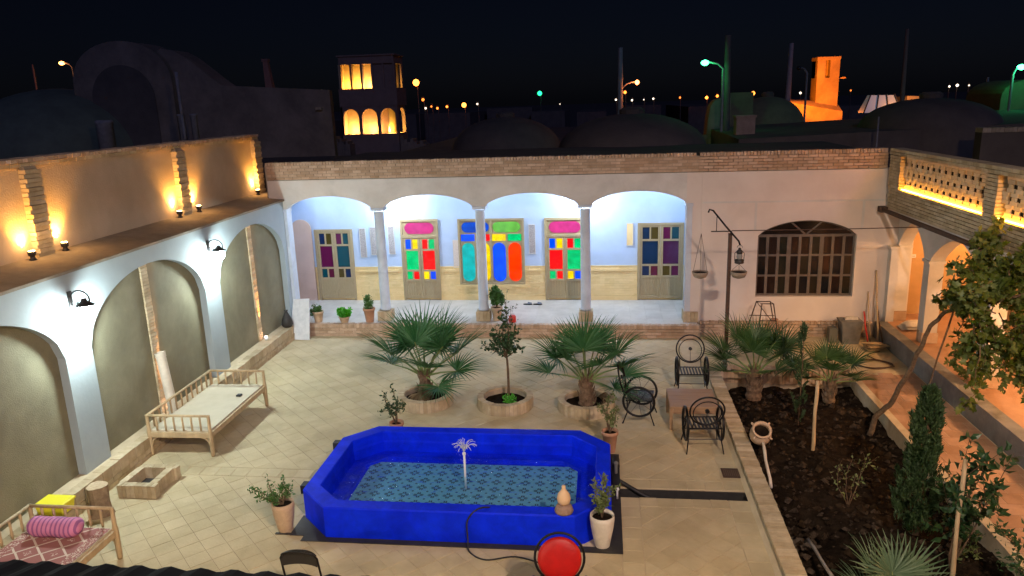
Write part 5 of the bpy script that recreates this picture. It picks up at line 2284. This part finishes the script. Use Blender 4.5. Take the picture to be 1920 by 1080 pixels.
m.tube([(c[0]+.085, c[1], c[2]+.04), (c[0]+.09, c[1], c[2]+.2), (c[0]+.05, c[1], c[2]+.24)], .008, 6)
m.ring((c[0], c[1], c[2]+.31), (0, 1, 0), .05, .005, 14, 5, 0, PI)
obj('hood', m, M_DARKMETAL, t, smooth=True)
for x, lab, zt in ((1.90, 'hanging wicker basket left of the iron post', 2.9), (2.64, 'hanging wicker basket under the storm lantern', 2.29)):
    c = (x, 14.72, 2.0)
    t = thing('hanging_basket', lab, 'basket', c, group='hanging baskets')
    m = MB()
    m.lathe([(.04, 0), (.12, .03), (.155, .10), (.16, .14), (.148, .14), (.14, .10)], c, 18, cap=False)
    obj('bowl', m, mat('wicker', (.34, .27, .2), (.25, .19, .13), .9, ns=40, bump=.5, bs=90), t, smooth=True)
    m = MB()
    m.lathe([(.143, .115), (.002, .13)], c, 18, cap=False)
    obj('soil', m, M_SOIL, t)
    m = MB()
    for k in range(3):
        a = 2*PI*k/3+.4
        m.tube([(c[0]+.15*math.cos(a), c[1]+.15*math.sin(a), c[2]+.14), (c[0], c[1]+.0, zt if k else zt)], .004, 4)
    obj('cord', m, M_RUST, t)

# things by the side wall
t = thing('step_stool', 'pale folding step frame under the arched window', 'stand', (3.55, 16.6, 0))
m = MB()
for (a, b) in (((3.2, 16.95, 0), (3.42, 16.75, .98)), ((3.38, 16.3, 0), (3.5, 16.55, .98)), ((3.95, 16.95, 0), (3.72, 16.75, .98)), ((3.88, 16.3, 0), (3.75, 16.55, .98))):
    m.tube([a, b], .013, 6)
m.tube([(3.42, 16.75, .98), (3.72, 16.75, .98), (3.75, 16.55, .98), (3.5, 16.55, .98)], .012, 6, closed=True)
m.tube([(3.30, 16.88, .62), (3.85, 16.85, .62)], .009, 6)
m.tube([(3.46, 16.45, .62), (3.80, 16.45, .62)], .009, 6)
m.tube([(3.42, 16.75, .98), (3.70, 16.45, .62)], .008, 6)
obj('frame', m, M_RUST, t, smooth=True)
m = MB()
m.box(3.40, 3.95, 16.35, 16.9, .22, .245)
obj('shelf', m, M_CERAM, t)
t = thing('clay_jug', 'terracotta jug standing on the pale step frame', 'jug', (3.80, 16.5, .246))
m = MB()
m.lathe([(.13, 0), (.15, .04), (.125, .20), (.10, .27), (.07, .31), (.06, .36), (.085, .38), (.075, .385)], (3.79, 16.55, .247), 18)
m.ring((3.88, 16.55, .50), (0, 1, 0), .07, .012, 14, 6)
obj('body', m, M_TERRA, t, smooth=True)
t = thing('black_kettle', 'blackened pot on the pale step frame', 'pot', (3.5, 16.5, .246))
m = MB()
m.lathe([(.06, 0), (.10, .02), (.115, .09), (.09, .15), (.03, .17), (.02, .20)], (3.49, 16.5, .247), 16)
m.tube([(3.58, 16.5, .33), (3.66, 16.5, .40)], [.02, .012], 6)
obj('body', m, M_BLACK, t, smooth=True)
t = thing('grey_bin', 'grey square rubbish bin with rubbish on top beside the plinth', 'bin', (5.5, 16.85, 0))
m = MB()
m.hexa([(5.33, 16.70, .0), (5.67, 16.70, .0), (5.67, 17.02, .0), (5.33, 17.02, .0), (5.28, 16.66, .50), (5.72, 16.66, .50), (5.72, 17.05, .50), (5.28, 17.05, .50)])
obj('body', m, M_GREYPL, t)
m = MB()
m.box(5.265, 5.735, 16.645, 17.065, .501, .53)
obj('rim', m, M_GREYPL, t)
m = MB()
for k in range(7):
    a = rnd.uniform(5.32, 5.55)
    b = rnd.uniform(16.7, 16.9)
    m.hexa([(a, b, .531), (a+.14, b+.02, .531), (a+.13, b+.12, .531), (a+.01, b+.1, .531), (a, b, .56+k*.004), (a+.14, b+.02, .57+k*.004), (a+.12, b+.12, .555+k*.004), (a+.02, b+.1, .56+k*.004)])
obj('rubbish', m, M_CERAM, t)
t = thing('plastic_canister', 'dark squat canister left of the grey bin', 'canister', (5.15, 16.9, 0))
m = MB()
m.prism([(5.06, 16.8), (5.24, 16.8), (5.24, 17.0), (5.06, 17.0)], .001, .34, .02, .02)
m.tube([(5.15, 16.9, .34), (5.15, 16.9, .38)], .03, 8)
obj('body', m, mat('canister', (.10, .10, .08), None, .6), t)
stick('pale shovel shaft leaning on the side wall', (5.95, 16.8, 0), (6.0, 17.36, 1.05), .014, M_WOODP, 'tool_shaft', 'tool')
stick('tall wooden pole leaning in the corner by the pointed arch', (6.08, 16.7, 0), (6.14, 17.36, 1.55), .02, M_WOODP, 'leaning_pole', 'pole')
stick('rusty iron rod leaning beside the tall wooden pole', (6.12, 16.5, 0), (6.16, 17.2, .8), .016, M_RUST, 'iron_rod', 'rod')
stick('short red handled tool leaning against the plinth', (5.88, 16.75, 0), (5.9, 17.22, .62), .018, M_REDPL, 'tool_shaft', 'tool')
t = thing('board_pile', 'untidy pile of boards and rubble at the kerb corner', 'pile', (6.0, 16.4, 0))
for k in range(9):
    m = MB()
    a = rnd.uniform(-.5, .5)
    cx_, cy_ = rnd.uniform(5.75, 6.0), rnd.uniform(16.2, 16.55)
    L_, W_ = rnd.uniform(.12, .24), rnd.uniform(.05, .09)
    ca, sa = math.cos(a), math.sin(a)
    P = [(cx_+ca*u-sa*v, cy_+sa*u+ca*v) for u, v in ((-L_, -W_), (L_, -W_), (L_, W_), (-L_, W_))]
    m.prism(P, .001+k*.018, .001+k*.018+.016)
    obj('board', m, M_WOODP if k % 2 else M_BRICKPALE, t)
t = thing('cement_sacks', 'pale sacks lying on the raised walk below the first pointed arch', 'sack', (6.75, 16.9, .376))
for k in range(2):
    m = MB()
    for i in range(9):
        for j in range(7):
            u, v = i/8, j/6
            e = (math.sin(PI*min(max(u, .001), .999))*math.sin(PI*min(max(v, .001), .999)))**.35
            m.v.append((6.5+.5*u+.06*k, 16.55+.35*v-.1*k, .378+.10*k+.11*e))
    for i in range(8):
        for j in range(6):
            a = i*7+j
            m.f.append((a, a+7, a+8, a+1))
    obj('sack', m, M_CERAM, t, smooth=True)
hp = []
for k in range(60):
    a = k*2*PI/20
    hp.append((5.55+(.34+.02*math.sin(k))*math.cos(a), 15.35+(.26+.02*math.cos(k*1.3))*math.sin(a), .012+.008*(k//20)))
hose('garden_hose', hp+[(5.6, 15.9, .012), (5.95, 16.2, .012)], .011, M_RUST, 'brown garden hose coiled on the paving behind the garden bed', sub=3)
# things by the left wing
t = thing('leaning_slab', 'white marble slab leaning on the corner column', 'slab', (-7.4, 16.8, 0))
m = MB()
m.hexa([(-7.66, 16.78, 0), (-7.16, 16.74, 0), (-7.16, 16.79, 0), (-7.66, 16.83, 0), (-7.60, 17.04, .95), (-7.18, 17.02, .97), (-7.18, 17.06, .97), (-7.60, 17.08, .95)])
obj('slab', m, mat('marble', (.70, .72, .75), (.55, .58, .62), .35, ns=6), t)
t = thing('leaning_pipe', 'thick white plastic pipe leaning in the middle blind arch', 'pipe', ML(11.6, 0, .34))
m = MB()
m.tube([ML(11.52, .10, .345), ML(11.55, -.02, 1.45)], .085, 16, cap=False)
m.tube([ML(11.548, -.013, 1.38), ML(11.55, -.02, 1.46)], .092, 16, cap=False)
obj('pipe', m, M_CERAM, t, smooth=True)
t = thing('dark_sack', 'dark bundle on the ledge end beside the corner column', 'bundle', ML(16.7, .05, .34))
m = MB()
c = Vector(ML(16.75, .08, .34))
m.lathe([(.10, 0), (.14, .06), (.12, .18), (.07, .30), (.03, .38), (.05, .42)], c, 12)
obj('bundle', m, M_SLATE, t, smooth=True)

# ================================================================== TOWN BEHIND
def vault_mesh(profile, y0, y1):
    m = MB()
    k = len(profile)
    m.v = [(p[0], y0, p[1]) for p in profile]+[(p[0], y1, p[1]) for p in profile]
    m.f = [tuple(range(k)), tuple(reversed(range(k, 2*k)))]+[(i, i+k, (i+1) % k+k, (i+1) % k) for i in range(k)]
    return m


def archprof(x0, x1, z0, zs, zt, n=20, e=.5):
    cx, h = (x0+x1)/2, (x1-x0)/2
    return [(x1, z0), (x1, zs)]+[(cx+h*math.cos(PI*i/n), zs+(zt-zs)*math.sin(PI*i/n)**(2*e)) for i in range(1, n)]+[(x0, zs), (x0, z0)]


def dome_mb(c, r, h, n=28, drum=0.0):
    m = MB()
    prof = [(r*1.02, 0), (r*1.02, drum)] if drum else [(r, 0)]
    for i in range(1, 12):
        a = PI/2*i/11.5
        prof.append((r*math.cos(a), drum+h*math.sin(a)**.92))
    m.lathe(prof, c, n)
    return m


t = thing('vaulted_house', 'large dark adobe house with a high vaulted arch left of the tower', 'house', (-18, 30, 0))
obj('vault', vault_mesh(archprof(-22.0, -17.6, -.4, 6.6, 8.45, 22, .42), 30, 31.6), M_ADOBE, t)
m = vault_mesh(archprof(-21.2, -18.4, 3.0, 6.0, 7.5, 20, .45), 29.94, 29.99)  # flat sheet before the vault, its darker colour stands for the recess shade
obj('arch_shade_sheet', m, M_ADOBEDK, t)
obj('side_vault', vault_mesh([(-15.6, -.4), (-15.6, 6.55), (-16.0, 6.85), (-16.6, 7.35), (-17.1, 7.75), (-17.55, 8.0), (-18.1, 8.1), (-18.4, 7.9), (-18.4, -.4)], 30.3, 31.5), M_ADOBE, t)
m = MB()
m.hexa([(-15.6, 30.2, -.4), (-10.95, 30.2, -.4), (-11.2, 31.2, -.4), (-15.6, 31.2, -.4), (-15.6, 30.2, 6.55), (-11.0, 30.2, 6.22), (-11.25, 31.2, 6.22), (-15.6, 31.2, 6.55)])
obj('wall', m, M_ADOBE, t)
m = MB()
m.box(-11.6, -11.35, 30.05, 30.2, 5.45, 5.55)
obj('spout', m, M_WOODP, t)
t = thing('roof_chimney', 'slim reddish chimney standing on the adobe house wall', 'chimney', (-13.8, 32, 6.4))
m = MB()
m.hexa([(-13.92, 30.7, 6.3), (-13.62, 30.7, 6.3), (-13.62, 31.0, 6.3), (-13.92, 31.0, 6.3), (-13.93, 30.72, 7.45), (-13.73, 30.72, 7.45), (-13.73, 30.9, 7.45), (-13.93, 30.9, 7.45)])
m.box(-13.96, -13.70, 30.68, 30.93, 7.452, 7.56)
obj('shaft', m, mat('red_adobe', (.34, .16, .11), (.28, .13, .09), .95, ns=5), t)
t = thing('adobe_dome', 'low rounded adobe dome at the left picture edge', 'dome', (-24, 31, 0))
obj('shell', dome_mb((-23.6, 31, -.4), 4.2, 3.2, drum=3.9), mat('green_adobe', (.17, .19, .12), (.13, .14, .09), .95, ns=1.5, bump=.4), t, smooth=True)
t = thing('roof_drum', 'pale upright drum on the dark roof above the terrace wall', 'tank', (-18.1, 26, 4))
m = MB()
m.lathe([(.29, 3.9), (.29, 5.2), (.31, 5.22), (.31, 5.3), (.25, 5.34)], (-18.1, 26, 0), 18)
obj('drum', m, M_POLE, t, smooth=True)
stick('pale pole leaning above the terrace wall', (-15.04, 26, 4.5), (-15.05, 26, 6.92), .06, M_POLE, 'leaning_pole', 'pole')
for x, lab in ((-15.2, 'stub chimney left of the leaning pale pole'), (-14.72, 'stub chimney right of the leaning pale pole')):
    t = thing('stub_chimney', lab, 'chimney', (x, 26.2, 4), group='stub chimneys')
    m = MB()
    m.lathe([(.12, 3.9), (.115, 5.38), (.14, 5.40), (.14, 5.46)], (x, 26.2, 0), 12)
    obj('shaft', m, M_POLE, t, smooth=True)
m = MB()
m.box(-30, -10.2, 19.5, 29.9, -.3, 3.6)
obj('roof_terrace', m, M_ADOBEDK, label='dark flat roof behind the lamp-lit terrace wall', cat='roof')

# lit tower
t = thing('wind_tower', 'two storey tower with glowing yellow openings and arches', 'tower', (-17, 55, 0))
X0, X1, Y0, Y1 = -19.25, -15.0, 55.0, 57.6
M_TOW = mat('tower_adobe', (.30, .20, .14), (.24, .16, .11), .95, ns=2, bump=.4, bs=20)
M_TOWIN = mat('tower_inner', (.55, .40, .20), (.48, .34, .16), .9, ns=3)
m = MB()
m.box(X0, X1, Y0, Y1, -.4, 3.55)
m.box(X0-.06, X1+.06, Y0-.06, Y1+.06, 5.55, 6.82)
m.box(X0+.05, X1-.05, Y0+.05, Y1-.05, 8.55, 9.1)
m.box(X0-.05, X1+.05, Y0-.05, Y1+.05, 9.1, 9.2)
obj('storey', m, M_TOW, t)
# lower arches: 3 on the front and one on the side
def arch_opening(a, b, M_):
    mm = MB()
    arch_wall(mm, M_, [(a+.12, b-.12)], 4.75, lambda q: 4.75+.62*max(0, 1-q*q)**.5, 5.55, -.25, 0, 14)
    mm.mbox(M_, a, a+.12, -.25, 0, 3.55, 5.55)
    mm.mbox(M_, b-.12, b, -.25, 0, 3.55, 5.55)
    return mm


MTF = lambda u, v, z: (u, Y0-v, z)
MTS = lambda u, v, z: (X1+v, u, z)
w3 = (X1-X0)/3
for k in range(3):
    obj('arch', arch_opening(X0+k*w3, X0+(k+1)*w3, MTF), M_TOW, t)
obj('arch', arch_opening(Y0+.3, Y1-.3, MTS), M_TOW, t)
m = MB()
m.box(X0+.1, X1-.9, Y0+.95, Y0+1.1, 3.55, 5.55)
m.box(X1-.9, X1-.8, Y0+.5, Y1, 3.55, 5.55)
m.box(X0, X0+.1, Y0, Y1, 3.55, 5.55)
m.box(X0+.1, X1-.9, Y0+.95, Y0+1.1, 6.82, 8.55)
m.box(X1-.5, X1-.42, Y0+.3, Y1, 6.82, 8.55)
m.box(X0, X0+.1, Y0+.05, Y1, 6.82, 8.55)
obj('inner_wall', m, M_TOWIN, t)
for k in range(6):
    m = MB()
    x = X0+.1+(X1-X0-.2)*k/5
    m.box(x-.07, x+.07, Y0+.06, Y0+.5, 6.82, 8.55)
    obj('pier', m, M_TOW, t)
m = MB()
for k in (3, 4):
    x = X0+.1+(X1-X0-.2)*k/5
    m.box(x+.07, x+(X1-X0-.2)/5-.07, Y0+.2, Y0+.3, 6.82, 8.55)
obj('blind_panel', m, M_TOW, t)
m = MB()
m.box(X1-.18, X1-.05, Y1-.5, Y1-.05, 6.82, 8.55)
obj('pier', m, M_TOW, t)
TY = (1, .58, .10)
for k in range(3):
    lamp('tower_light', 'POINT', (X0+(k+.5)*w3, Y0+.45, 3.8), 42, (1, .62, .2) if k != 1 else (1, .5, .2), t, .08)
lamp('tower_light', 'POINT', (X1-.35, Y0+1.3, 3.8), 30, TY, t, .08)
for k in range(3):
    lamp('tower_light', 'POINT', (X0+.1+(X1-X0-.2)*(k+.5)/5, Y0+.5, 7.05), 28, TY if k != 2 else (1, .62, .25), t, .08)
lamp('tower_light', 'POINT', (X1-.25, Y0+1.3, 7.1), 16, TY, t, .08)
for x, w, zt, lab in ((-15.9, 1.0, 3.8, 'low rubble wall stub left of the tower foot'), (-11.4, 1.6, 3.7, 'low rubble wall stub right of the tower foot')):
    m = MB()
    for k in range(8):
        m.box(x-w/2+w*k/8+.002, x-w/2+w*(k+1)/8-.002, 45+.02*(k % 3), 46, -.4, zt-.12*(k % 3)-.05*k)
    obj('wall_stub', m, M_ADOBE, label=lab, cat='wall')

# rounded roofs in the middle
for (x, y, r, h, z0, lab, n) in ((-4.2, 33, 2.4, 1.5, 3.4, 'dark low dome behind the middle of the parapet', 1), (1.0, 27, 2.6, 1.35, 3.65, 'dark dome left of the green street lamp', 2),
                                 (7.3, 35.5, 1.6, 1.4, 4.0, 'greenish dome right of the green street lamp', 4),
                                 (11.0, 27.5, 2.2, 1.0, 4.2, 'dark dome behind the right end of the parapet', 5)):
    t = thing('roof_dome', lab, 'dome', (x, y, 0))
    mm = dome_mb((x, y, z0-4), r, h, drum=4)
    obj('shell', mm, M_ADOBEDK if n != 4 else mat('olive_adobe', (.20, .19, .09), (.15, .14, .07), .95, ns=2), t, smooth=True)
    mm = MB()
    mm.lathe([(r*.16, z0+h*.93), (r*.17, z0+h+.12), (r*.12, z0+h+.2)], (x, y, 0), 12)
    obj('cap', mm, M_ADOBEDK, t)
m = MB()
m.box(-9.0, 4.0, 26, 60, -.3, 3.5)
obj('town_roof', m, M_ADOBEDK, label='flat dark roofs behind the arcade parapet', cat='roof')
m = MB()
m.hexa([(4.4, 25.5, -.3), (26, 25.5, -.3), (26, 33, -.3), (4.4, 33, -.3), (4.4, 25.5, 4.1), (26, 25.5, 4.75), (26, 33, 4.9), (4.4, 33, 4.2)])
obj('town_roof', m, M_ADOBEDK, label='long black roof mass behind the lattice parapet', cat='roof')
t = thing('roof_edge', 'short brick roof edge at the right picture edge behind the lattice', 'wall', (10.8, 22, 0))
m = MB()
m.box(10.2, 14, 22, 22.4, -.3, 4.3)
obj('wall', m, M_ADOBEDK, t)
m = MB()
soldier(m, lambda u, v, z: (u, 22-v, z), 10.2, 14, -.4, .03, 4.302, 4.42, w=.1)
obj('coping_brick', m, M_BRICKPALE, t, kind='stuff')
# orange lit curved wall and small roof items
t = thing('curved_wall', 'orange lit rounded wall at the foot of the green lamp pole', 'wall', (4.6, 32, 0))
m = vault_mesh([(5.15, -.4), (5.15, 5.4), (4.75, 5.42), (4.5, 5.3), (4.36, 5.1), (4.28, 4.7), (4.22, 4.0), (4.2, -.4)], 32, 33)
obj('wall', m, M_ADOBE, t)
m = MB()
m.box(2.9, 4.25, 31.6, 32, 3.5, 3.96)
obj('ledge', m, M_ADOBE, t)
t = thing('roof_room', 'dark greenish roof room behind the green lamp pole', 'room', (5.7, 33.5, 0))
m = MB()
m.box(5.2, 6.25, 33.2, 35, -.4, 5.6)
obj('wall', m, MATS['olive_adobe'], t)
t = thing('brick_vent', 'small brown brick vent in front of the dark roof room', 'vent', (5.0, 28, 0))
m = MB()
m.box(4.66, 5.3, 27.6, 28.2, 3.9, 4.72)
m.box(4.62, 5.34, 27.56, 28.24, 4.722, 4.80)
obj('shaft', m, M_BRICK, t)
# wind catcher
t = thing('wind_catcher', 'tall orange lit wind catcher above the roofs', 'tower', (15.2, 55, 0))
X0, X1 = 14.5, 15.95
m = MB()
m.box(X0, X1, 55, 56.4, -.4, 6.45)
m.box(X0, X0+.55, 55, 56.4, 6.45, 7.6)
m.box(X1-.62, X1, 55, 56.4, 6.45, 7.6)
m.box(X0, X1, 55.5, 56.4, 6.45, 7.6)
m.box(X0-.04, X1+.04, 54.96, 56.44, 7.6, 7.82)
obj('shaft', m, M_ADOBE, t)
m = MB()
m.hexa([(12.4, 54.2, -.4), (16.1, 54.2, -.4), (16.1, 56, -.4), (12.4, 56, -.4), (12.4, 54.2, 4.95), (16.1, 54.2, 4.2), (16.1, 56, 4.9), (12.4, 56, 5.1)])
obj('roof_base', m, M_ADOBE, t)
m = MB()
m.tube([(16.0, 55.5, 6.4), (16.5, 55.4, 6.42)], .05, 6)
obj('beam_end', m, M_WOODP, t)
lamp('catcher_light', 'SPOT', (13.2, 49.5, 5.15), 2300, (1, .21, .008), t, .2, (15.0, 55, 6.0), 70, .6)
lamp('catcher_light', 'POINT', (12.9, 52.8, 5.5), 60, (1, .23, .012), t, .15)
# skylight
t = thing('glass_skylight', 'pale glazed skylight on the roofs right of the wind catcher', 'skylight', (15.5, 45, 4.7))
m = MB()
m.hexa([(14.5, 45, 4.3), (16.5, 45, 4.3), (16.5, 46, 4.3), (14.5, 46, 4.3), (14.9, 45.3, 5.25), (16.15, 45.3, 5.22), (16.15, 45.8, 5.22), (14.9, 45.8, 5.25)])
obj('glazing', m, emis('skylight_glass', (.45, .5, .5), .04, (.25, .28, .28)), t)
m = MB()
for a, b in ((14.5, 14.9), (15.17, 15.32), (15.83, 15.74), (16.5, 16.15)):
    m.tube([(a, 44.96, 4.3), (b, 45.26, 5.28)], .04, 5)
obj('frame', m, M_BLACK, t)
t = thing('roof_hut', 'small orange lit roof hut right of the skylight', 'hut', (17.3, 45, 0))
m = MB()
m.hexa([(16.7, 45, -.4), (17.9, 45, -.4), (17.9, 47, -.4), (16.7, 47, -.4), (16.75, 45, 5.15), (17.7, 45, 5.12), (17.9, 47, 5.0), (16.7, 47, 5.1)])
obj('wall', m, M_ADOBE, t)
lamp('hut_light', 'POINT', (16.4, 43.8, 5.3), 60, (1, .35, .08), t, .1)
t = thing('rounded_roof', 'yellow green lit rounded roof under the lamp at the right picture edge', 'roof', (16.8, 34, 0))
obj('shell', vault_mesh(archprof(15.85, 18.2, -.4, 5.0, 5.75, 14, .4), 33, 36), MATS['olive_adobe'], t)


# street lamps and poles
def pole(label, x, y, z1, lean, r, m_=None, name='utility_pole', crossarm=False):
    tt = thing(name, label, 'pole', (x, y, -.4), group='utility poles')
    m = MB()
    m.tube([(x, y, -.4), (x+lean*.5, y, z1*.5), (x+lean, y, z1)], [r*1.35, r*1.15, r*.8], 8)
    obj('shaft', m, m_ or M_POLE, tt, smooth=True)
    m = MB()
    m.box(x+lean-.3, x+lean+.3, y-.05, y+.05, z1-.25, z1-.15)
    for k in (-.25, 0, .25):
        m.lathe([(.03, z1-.15), (.04, z1-.08), (.02, z1-.02)], (x+lean+k, y, 0), 8)
    if crossarm:
        obj('crossarm', m, M_BLACK, tt)
    return tt


pole('pale concrete pole standing left of the green lamp', .76, 35, 7.7, .02, .12)
pole('tall dark concrete pole right behind the green lamp', 4.80, 30.4, 7.7, -.10, .13, M_ADOBEDK)
pole('concrete pole left of the orange wind catcher', 11.4, 50, 8.5, .15, .17)
pole('tall thin pole right of the glazed skylight', 14.0, 38, 8.2, -.12, .10, mat('wood_pole', (.22, .13, .09), None, .9))
pole('short crooked post near the right picture edge', 18.5, 40, 5.95, .02, .07)
pole('short post on the black roof mass', 8.35, 24.5, 4.72, .0, .03)
pole('thin distant pole at the far left of the sky', -31.6, 40, 8.4, 0, .06, mat('dark_pole', (.1, .06, .06), None, .9))


def street_lamp(label, x, y, zl, armx, z0, col, strength, e, polecol, rh=.14):
    tt = thing('street_lamp', label, 'lamp', (x, y, -.4), group='street lamps')
    m = MB()
    m.tube([(x, y, -.4), (x, y, zl-.25), (x+armx*.3, y, zl-.06), (x+armx, y, zl+.06)], [.06, .05, .035, .03], 7)
    obj('shaft', m, polecol, tt, smooth=True)
    m = MB()
    m.lathe([(.02, .10), (rh*.8, .06), (rh, 0), (rh*.75, -.07), (.02, -.11)], (x+armx, y, zl), 14)
    obj('lamp_head', m, emis('street_%s' % label.split()[0]+str(int(strength)), col, strength), tt, smooth=True)
    if e:
        lamp('street_light', 'POINT', (x+armx*1.0, y-.25, zl-.15), e, col, tt, .1)


street_lamp('green glowing street lamp above the rounded orange wall', 4.5, 30, 6.72, -.68, 4, (.05, 1, .32), 5, 7, M_POLE, .15)
street_lamp('green blue street lamp at the right picture edge', 15.7, 32, 6.2, .28, 4, (.05, 1, .42), 5, 10, M_POLE, .16)
street_lamp('unlit slanting street lamp left of the wind catcher', 10.06, 40, 6.7, -.4, 4, (.02, .02, .02), 0, 0, M_POLE, .12)
street_lamp('orange street lamp on an arm right of the pale concrete pole', .85, 35.3, 6.2, .68, 4, (1, .25, .06), 4, 12, M_POLE, .10)
street_lamp('orange and white lamp beside the vaulted adobe house', -29.2, 40, 8.4, -.6, 4, (1, .4, .15), 4, 20, M_ADOBEDK, .16)
# far lamps on the horizon
far = [(-24.48, 8.42, .45, 'o', 24), (-23.68, 6.21, .2, 'o', 8), (-18.2, 5.35, .32, 'o', 24), (-20.5, 5.21, .16, 'o', 12), (-21.8, 5.05, .16, 'o', 10), (-23.39, 5.1, .14, 'w', 8), (-16.41, 5.43, .12, 'w', 8),
       (-8.15, 6.52, .3, 'g', 9), (-5.54, 5.09, .08, 'w', 4), (1.67, 5.4, .12, 'w', 10), (3.71, 5.27, .12, 'w', 10), (2.82, 6.29, .2, 'o', 12), (6.4, 5.38, .12, 'w', 8), (9.75, 5.41, .12, 'o', 8),
       (13.07, 5.3, .2, 'o', 16), (14.38, 5.46, .18, 'o', 12), (18.76, 5.64, .26, 'o', 16), (21.11, 5.37, .16, 'w', 10), (24.5, 5.5, .14, 'w', 8), (41.98, 5.7, .12, 'w', 8), (42.88, 5.8, .16, 'w', 12), (44.23, 5.75, .1, 'w', 6),
       (-22.6, 5.3, .12, 'o', 8), (5.2, 5.3, .08, 'w', 6), (30.5, 5.6, .1, 'o', 6)]
LC = {'o': (1, .22, .03), 'w': (1, .80, .6), 'g': (.02, 1, .3)}
LL = {'o': 'small far orange lamp glowing near the dark horizon', 'w': 'tiny far white lamp glowing near the dark horizon', 'g': 'far green lamp alone above the dark middle roofs'}
ORD = ['first', 'second', 'third', 'fourth', 'fifth', 'sixth', 'seventh', 'eighth', 'ninth', 'tenth', 'eleventh', 'twelfth', 'thirteenth']
far.sort()
seen = {}
for (x, z, r, k, st_) in far:
    seen[k] = seen.get(k, -1)+1
    lab = LL[k] if k == 'g' else LL[k]+', '+ORD[seen[k]]+' from the left'
    tt = thing('far_lamp', lab, 'lamp', (x, 100, -.4), group={'o': 'far orange lamps', 'w': 'far white lamps', 'g': 'far green lamp'}[k])
    m = MB()
    m.tube([(x+.1, 100.3, -.4), (x+.1, 100.3, z+.3), (x, 100, z+.3)], .06, 5)
    obj('shaft', m, M_ADOBEDK, tt)
    m = MB()
    m.lathe([(.02, -r), (r*.7, -r*.7), (r, 0), (r*.7, r*.7), (.02, r)], (x, 100, z), 12)
    obj('lamp_head', m, emis('far_%s_%d' % (k, st_), LC[k], st_*.12), tt, smooth=True)
m = MB()
for k in range(40):
    x = -140+k*8
    m.box(x, x+rnd.uniform(4, 8), 110+rnd.uniform(0, 30), 150, -.4, rnd.uniform(2.5, 4.6))
obj('far_town', m, M_ADOBEDK, kind='stuff', label='far dark low roofs along the horizon', cat='roofs')
